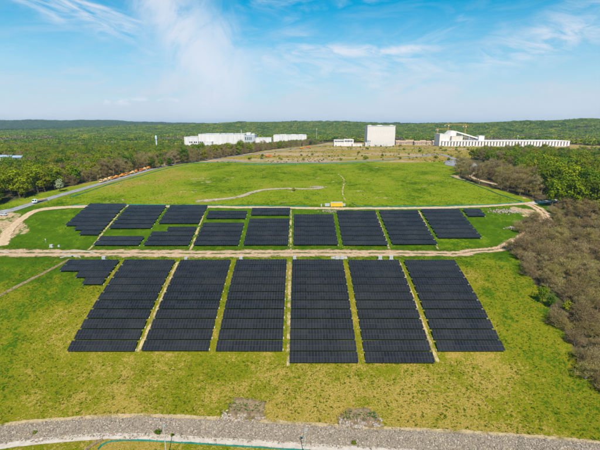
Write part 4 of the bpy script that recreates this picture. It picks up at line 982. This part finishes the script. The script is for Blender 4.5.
kerb([(60, 254.4), (66, 252.6), (72, 251.4), (79, 250.8), (88, 251.8), (95, 254.0)], 'curved pale concrete channel above the culvert')
kerb([(0, 251.6), (4, 252.4), (9, 253)], 'short pale kerb at the left end of the track')
q = px(46, 243); r = empty('sign_post', q); tag(r, 'thin pale post standing in grass left of the white cabinet', 'post'); MB().tube([(0, 0, -.4), (0, 0, 2.6)], [.07, .06], 6).build('pole', PALEGREY, r); MB().box(-.35, .35, -.09, -.06, 1.9, 2.5).build('plate', CABW, r)
# light poles at the slope foot
POLE = simple('pale_pole', (0.62, 0.62, 0.62), .45, .4, .3, .08)
def light_pole(x, y, h, label, arm):
    g = T1(x, y); r = empty('lamp_post', (x, y, g)); tag(r, label, 'lamp post')
    MB().tube([(0, 0, -.3), (0, 0, h*.5), (0, 0, h)], [.15, .12, .085], 10).build('pole', POLE, r); MB().box(-.35, .35, -.35, .35, -.3, .12).build('footing', CONCRETE, r)
    a = MB().bar((0, 0, h-.1), (arm, -.35, h+.05), .08).build('arm', POLE, r); MB().box(min(arm, arm*1.9)-.12, max(arm, arm*1.9)+.12, -.75, -.2, h-.12, h+.14).build('lamp_head', simple('lamp_housing', (0.35, 0.36, 0.38), .5, .4), r)
light_pole((166.6-300)/FPX*112.5, 93.0, 12.6, 'tall pale lamp post at the slope foot, left of the other', .3)
light_pole((304.8-300)/FPX*112.5, 93.0, 11.2, 'tall pale lamp post at the slope foot near the middle', .3)
# eroded banks with rubble
EARTH = track_mat('bare_earth', (0.115, 0.075, 0.042, 1), (0.30, 0.205, 0.115, 1), .46, .0, .9)
def scar(u, v, w_, d_, label, seed):
    c = px(u, v); rg = np.random.default_rng(seed); r = empty('eroded_bank', c); tag(r, label, 'earth bank'); n_ = 30
    gx_, gy_ = np.meshgrid(np.linspace(-1, 1, n_), np.linspace(-1, 1, n_)); rad = np.sqrt((np.abs(gx_)**2.4)+(np.abs(gy_)**2.4)) + (fbm(gx_*2.5, gy_*2.5, seed)-.5)*.5
    X_ = c.x+gx_*w_/2; Y_ = c.y+gy_*d_/2; base = T(X_, Y_)
    hgt = .14+.75*np.clip(1-rad, 0, 1)*(1-.8*np.clip(1-np.abs(gy_*1.4-.1), 0, 1))+(fbm(gx_*5, gy_*5, seed+3)-.4)*.4*np.clip(1.1-rad, 0, 1)
    V = np.stack([X_-c.x, Y_-c.y, base-c.z+hgt], -1).reshape(-1, 3)
    i_ = (np.arange(n_-1)[:, None]*n_+np.arange(n_-1)[None]).ravel(); ob('earth', mesh('earth', V, np.stack([i_, i_+1, i_+1+n_, i_+n_], 1), EARTH, smooth=True, attrs={'across': rad*.88}), r)
    m_ = 620; a = rg.random(m_); X1 = (rg.random(m_)*2-1)*w_*.45; Y1 = -d_*.40+np.abs(rg.normal(size=m_))*d_*.12+.12*d_*(X1/w_*2)**2
    k = vnoise(X1*.9+50, Y1*.9+9, seed) > .38; X1, Y1 = X1[k], Y1[k]
    tag(stones('rubble', np.column_stack([X1, Y1, T(c.x+X1, c.y+Y1)-c.z+.28+.25*rg.random(len(X1))]), (.12, .5), PALESTONE, rg, r), kind='stuff')
    X2 = (rg.random(80)*2-1)*w_*.36; Y2 = d_*(-.08+.3*rg.random(80)); o = tufts('weeds', c.x+X2, c.y+Y2, (.25, .6), WEED, rg); o.parent = r; o.location = (-c.x, -c.y, -c.z+.5); tag(o, kind='stuff')
WEED = simple('fresh_weeds', (0.055, 0.14, 0.012), .9, .1, 0, .3, 2)
scar(244.5, 410.5, 15.5, 10.5, 'bare earth bank with pale rubble and green weeds, left of the two', 3)
scar(360, 418.5, 15.0, 9.4, 'bare earth bank with broken stones, right of the two', 8)
def heap(u, v, w_, d_, nst, label, seed, size=(.2, .8)):
    c = px(u, v); rg = np.random.default_rng(seed); X1 = rg.normal(size=nst)*w_/2.6; Y1 = rg.normal(size=nst)*d_/2.6
    Z1 = T(c.x+X1, c.y+Y1)-c.z+.15+.35*np.exp(-(X1/w_*2)**2-(Y1/d_*2)**2)*rg.random(nst)
    o = stones('rubble_heap', np.column_stack([X1, Y1, Z1]), size, PALESTONE, rg); o.location = c; tag(o, label, 'rubble', kind='stuff')
heap(504, 211.4, 13, 4.5, 260, 'pinkish rubble heap below the right end of the upper track', 4); heap(332, 211.6, 12, 3.0, 160, 'small rubble heap below the yellow container', 5, (.15, .5))
heap(512, 228, 5.5, 2.0, 90, 'pale rubble in the grass by the right hand track', 6, (.2, .7)); heap(318, 187, 8, 3, 120, 'stone heap at the end of the gravel strip', 7); heap(563, 193.5, 9, 7, 60, 'pale branches and rubble in the clearing of the right wood', 9, (.3, 1.3))
# small weeds in the drain
for (u, v, s_, lb) in ((158, 434, .5, 'small green bush on the stone drain left of the lamp shadow'), (172, 436, .3, 'tiny bush beside the lamp shadow on the concrete lane'), (35, 433.5, .36, 'small weed clump on the stone drain at far left'), (354, 444, .42, 'round green bush on the stone drain near the middle')):
    q = px(u, v); tree('bush', K_BUSH[0], q.x, q.y, s_, rng, lb, None, 'bush')

# ------------------------------------------------------------------ vehicles
CARW = simple('white_car_paint', (0.82, 0.83, 0.84), .25, .5, 0, .03); CARD = simple('dark_blue_paint', (0.02, 0.03, 0.06), .25, .5, 0, .05)
GLASS = simple('vehicle_glass', (0.02, 0.025, 0.03), .1, .6, 0, .05); LAMPW = simple('lamp_lens', (0.8, 0.8, 0.75), .2, .5); LAMPR = simple('tail_lens', (0.4, 0.02, 0.02), .3, .5)
HUB = simple('wheel_rim', (0.45, 0.45, 0.46), .4, .5, .6); CHASSIS = simple('chassis_black', (0.03, 0.03, 0.032), .6, .3)
LOAD = simple('sand_load', (0.62, 0.36, 0.15), .95, .1, 0, .2, 2, .5)
ty_me = {}
def wheel(root, x, y, r, wd=.24):
    if r not in ty_me: ty_me[r] = (MB().tube([(0, -wd/2, 0), (0, wd/2, 0)], [r, r], 14).mesh('tyre', RUBBER), MB().tube([(0, -wd/2-.02, 0), (0, wd/2+.02, 0)], [r*.56, r*.56], 10).mesh('rim', HUB))
    o = ob('wheel', ty_me[r][0], root, (x, y, r)); ob('rim', ty_me[r][1], o)
def car(q, rz, paint, label):
    r = empty('parked_car', (q.x, q.y, q.z+.12), rz); tag(r, label, 'car')
    b = MB(); b.prism([(-2.15, .35), (2.15, .35), (2.2, .72), (1.35, .95), (-2.1, .98), (-2.2, .7)], -.88, .88)
    b.build('body', paint, r); b = MB(); lo = [(-1.9, -.82), (1.1, -.82), (1.1, .82), (-1.9, .82)]; hi = [(-1.5, -.66), (.35, -.66), (.35, .66), (-1.5, .66)]
    b.quads([(x, y, .95) for x, y in lo]+[(x, y, 1.44) for x, y in hi], MB.BQ); b.build('cabin_glass', GLASS, r); MB().box(-1.52, .36, -.67, .67, 1.442, 1.5).build('roof', paint, r)
    for x in (-1.35, 1.35):
        for y in (-.86, .86): wheel(r, x, y, .33)
    for y in (-.6, .6): MB().box(2.14, 2.22, y-.18, y+.18, .55, .72).build('headlight', LAMPW, r); MB().box(-2.22, -2.14, y-.16, y+.16, .62, .82).build('tail_light', LAMPR, r)
def truck(q, rz, paint, bedp, label, L=8.6, load=True, group=None, s_=1.0, name='tipper_truck'):
    r = empty(name, (q.x, q.y, q.z+.15), rz); r.scale = (s_, s_, s_); tag(r, label, 'truck', group); x1 = L/2
    MB().box(-x1+.1, x1-.3, -.45, .45, .55, .95).build('chassis', CHASSIS, r)
    c_ = MB().prism([(x1-2.1, .6), (x1, .6), (x1+.02, 1.6), (x1-.25, 2.75), (x1-2.1, 2.85)], -1.2, 1.2).build('cab', paint, r)
    MB().quads([(x1+.03, -1.05, 1.66), (x1+.03, 1.05, 1.66), (x1-.2, 1.05, 2.6), (x1-.2, -1.05, 2.6)], [[0, 1, 2, 3]]) if False else None
    w_ = MB(); w_.quads([(x1+.035, -1.05, 1.66), (x1+.035, 1.05, 1.66), (x1-.19, 1.05, 2.6), (x1-.19, -1.05, 2.6)], [[0, 1, 2, 3]]); w_.build('windscreen', GLASS, c_)
    for sy in (-1, 1): MB().box(x1-1.5, x1-.5, sy*1.2-.02, sy*1.2+.02, 1.65, 2.45).build('side_window', GLASS, c_)
    b = MB(); a_, e_ = -x1, x1-2.35; b.box(a_, e_, -1.22, 1.22, .98, 1.15)
    for sy in (-1, 1): b.box(a_, e_, sy*1.22-.05, sy*1.22+.05, 1.152, 1.95)
    b.box(a_-.05, a_+.05, -1.16, 1.16, 1.152, 1.95); b.box(e_-.05, e_+.05, -1.16, 1.16, 1.152, 2.2); b.build('bed', bedp, r)
    if load:
        l_ = MB(); m1, m2 = a_+.1, e_-.1; l_.quads([(m1, -1.1, 1.16), (m2, -1.1, 1.16), (m2, 1.1, 1.16), (m1, 1.1, 1.16), (m1+.8, -.5, 2.25), (m2-.9, -.4, 2.35), (m2-.7, .5, 2.3), (m1+.7, .45, 2.2)], MB.BQ); l_.build('load', LOAD, r)
    for x in (x1-1.1, -x1+1.3, -x1+2.5):
        for y in (-1.02, 1.02): wheel(r, x, y, .5, .3)
    for y in (-.85, .85): MB().box(x1-.01, x1+.06, y-.2, y+.2, .75, .98).build('headlight', LAMPW, r)
def heading(a, b_): d = b_-a; return math.atan2(d.y, d.x)
q = px(40, 202.4); truck(q, heading(px(45, 201), px(33, 204.6)), CARW, simple('grey_bed', (0.30, 0.29, 0.28), .6, .3), 'white lorry with sandy load on the left road', 9.6, name='lorry')
car(px(4, 215.6), 3.0, CARW, 'white car parked on the sandy lot at the left edge')
car(px(262, 159.2), .1, CARD, 'dark blue car parked by the sandy bank behind the meadow')
OR = [simple('orange_paint', (0.80, 0.27, 0.03), .45, .4), simple('cream_orange_paint', (0.85, 0.52, 0.22), .45, .4), simple('red_orange_paint', (0.75, 0.16, 0.02), .45, .4)]
cn = ['orange', 'pale orange', 'red orange']
roadpts = P2((100, 184), (125, 177), (150, 169.8), (175, 164))
spots = [(102.4, 1), (105.6, 1), (109, 1), (112.4, 0), (116.2, 0), (122.2, 0), (127.6, 0), (132.6, 1), (135.6, 0), (141.8, 2), (144.6, 1), (148.2, 0), (152, 2), (157.4, 1), (160.6, 1), (164.6, 1)]
for i, (u, k) in enumerate(spots):
    v = np.interp(u, [100, 125, 150, 175], [184, 177, 169.8, 164]); q = px(u, v-.9); a, b_ = px(u-2, np.interp(u-2, [98, 125, 150, 175], [184.6, 177, 169.8, 164])), px(u+2, np.interp(u+2, [98, 125, 150, 175], [184.6, 177, 169.8, 164]))
    hd = heading(a, b_)
    truck(q, hd+math.pi*(i % 3 == 0), OR[k], OR[k], '%s truck, %s in the roadside row counted from the near end' % (cn[k], (ORD+['thirteenth', 'fourteenth', 'fifteenth', 'sixteenth'])[i]), 4.9, k != 2, 'orange trucks parked along the left road', .98)
for (u, v, k, lb) in ((268, 157.2, 2, 'red orange truck beside the dark blue car'), (301.8, 149.0, 0, 'orange truck on the far road, left of two'), (308.2, 148.0, 2, 'orange truck on the far road, right of two')):
    truck(px(u, v), .35, OR[k], OR[k], lb, 6.5, False, None, 1.15)

# ------------------------------------------------------------------ air
HZ = bpy.data.materials.new('haze_air'); HZ.use_nodes = True; hn = N(HZ.node_tree); hn.n.clear()
ho = hn.new('ShaderNodeOutputMaterial'); pv_ = hn.new('ShaderNodeVolumePrincipled', {'Color': (0.60, 0.78, 1.0, 1), 'Density': 0.000062, 'Anisotropy': 0.0})
hn.l.new(pv_.outputs[0], ho.inputs['Volume'])
zmin = float(GZ.min())-1.5; zmax = max(float(GZ.max())+32, 128.0)
ex = max(abs(gx[0]), abs(gx[-1]))+20; ey0, ey1 = gy[0]-20, gy[-1]+20
tag(MB().box(-ex, ex, ey0, ey1, zmin, zmax).build('haze', HZ), 'thin haze lying over the whole landscape', 'haze', kind='stuff')
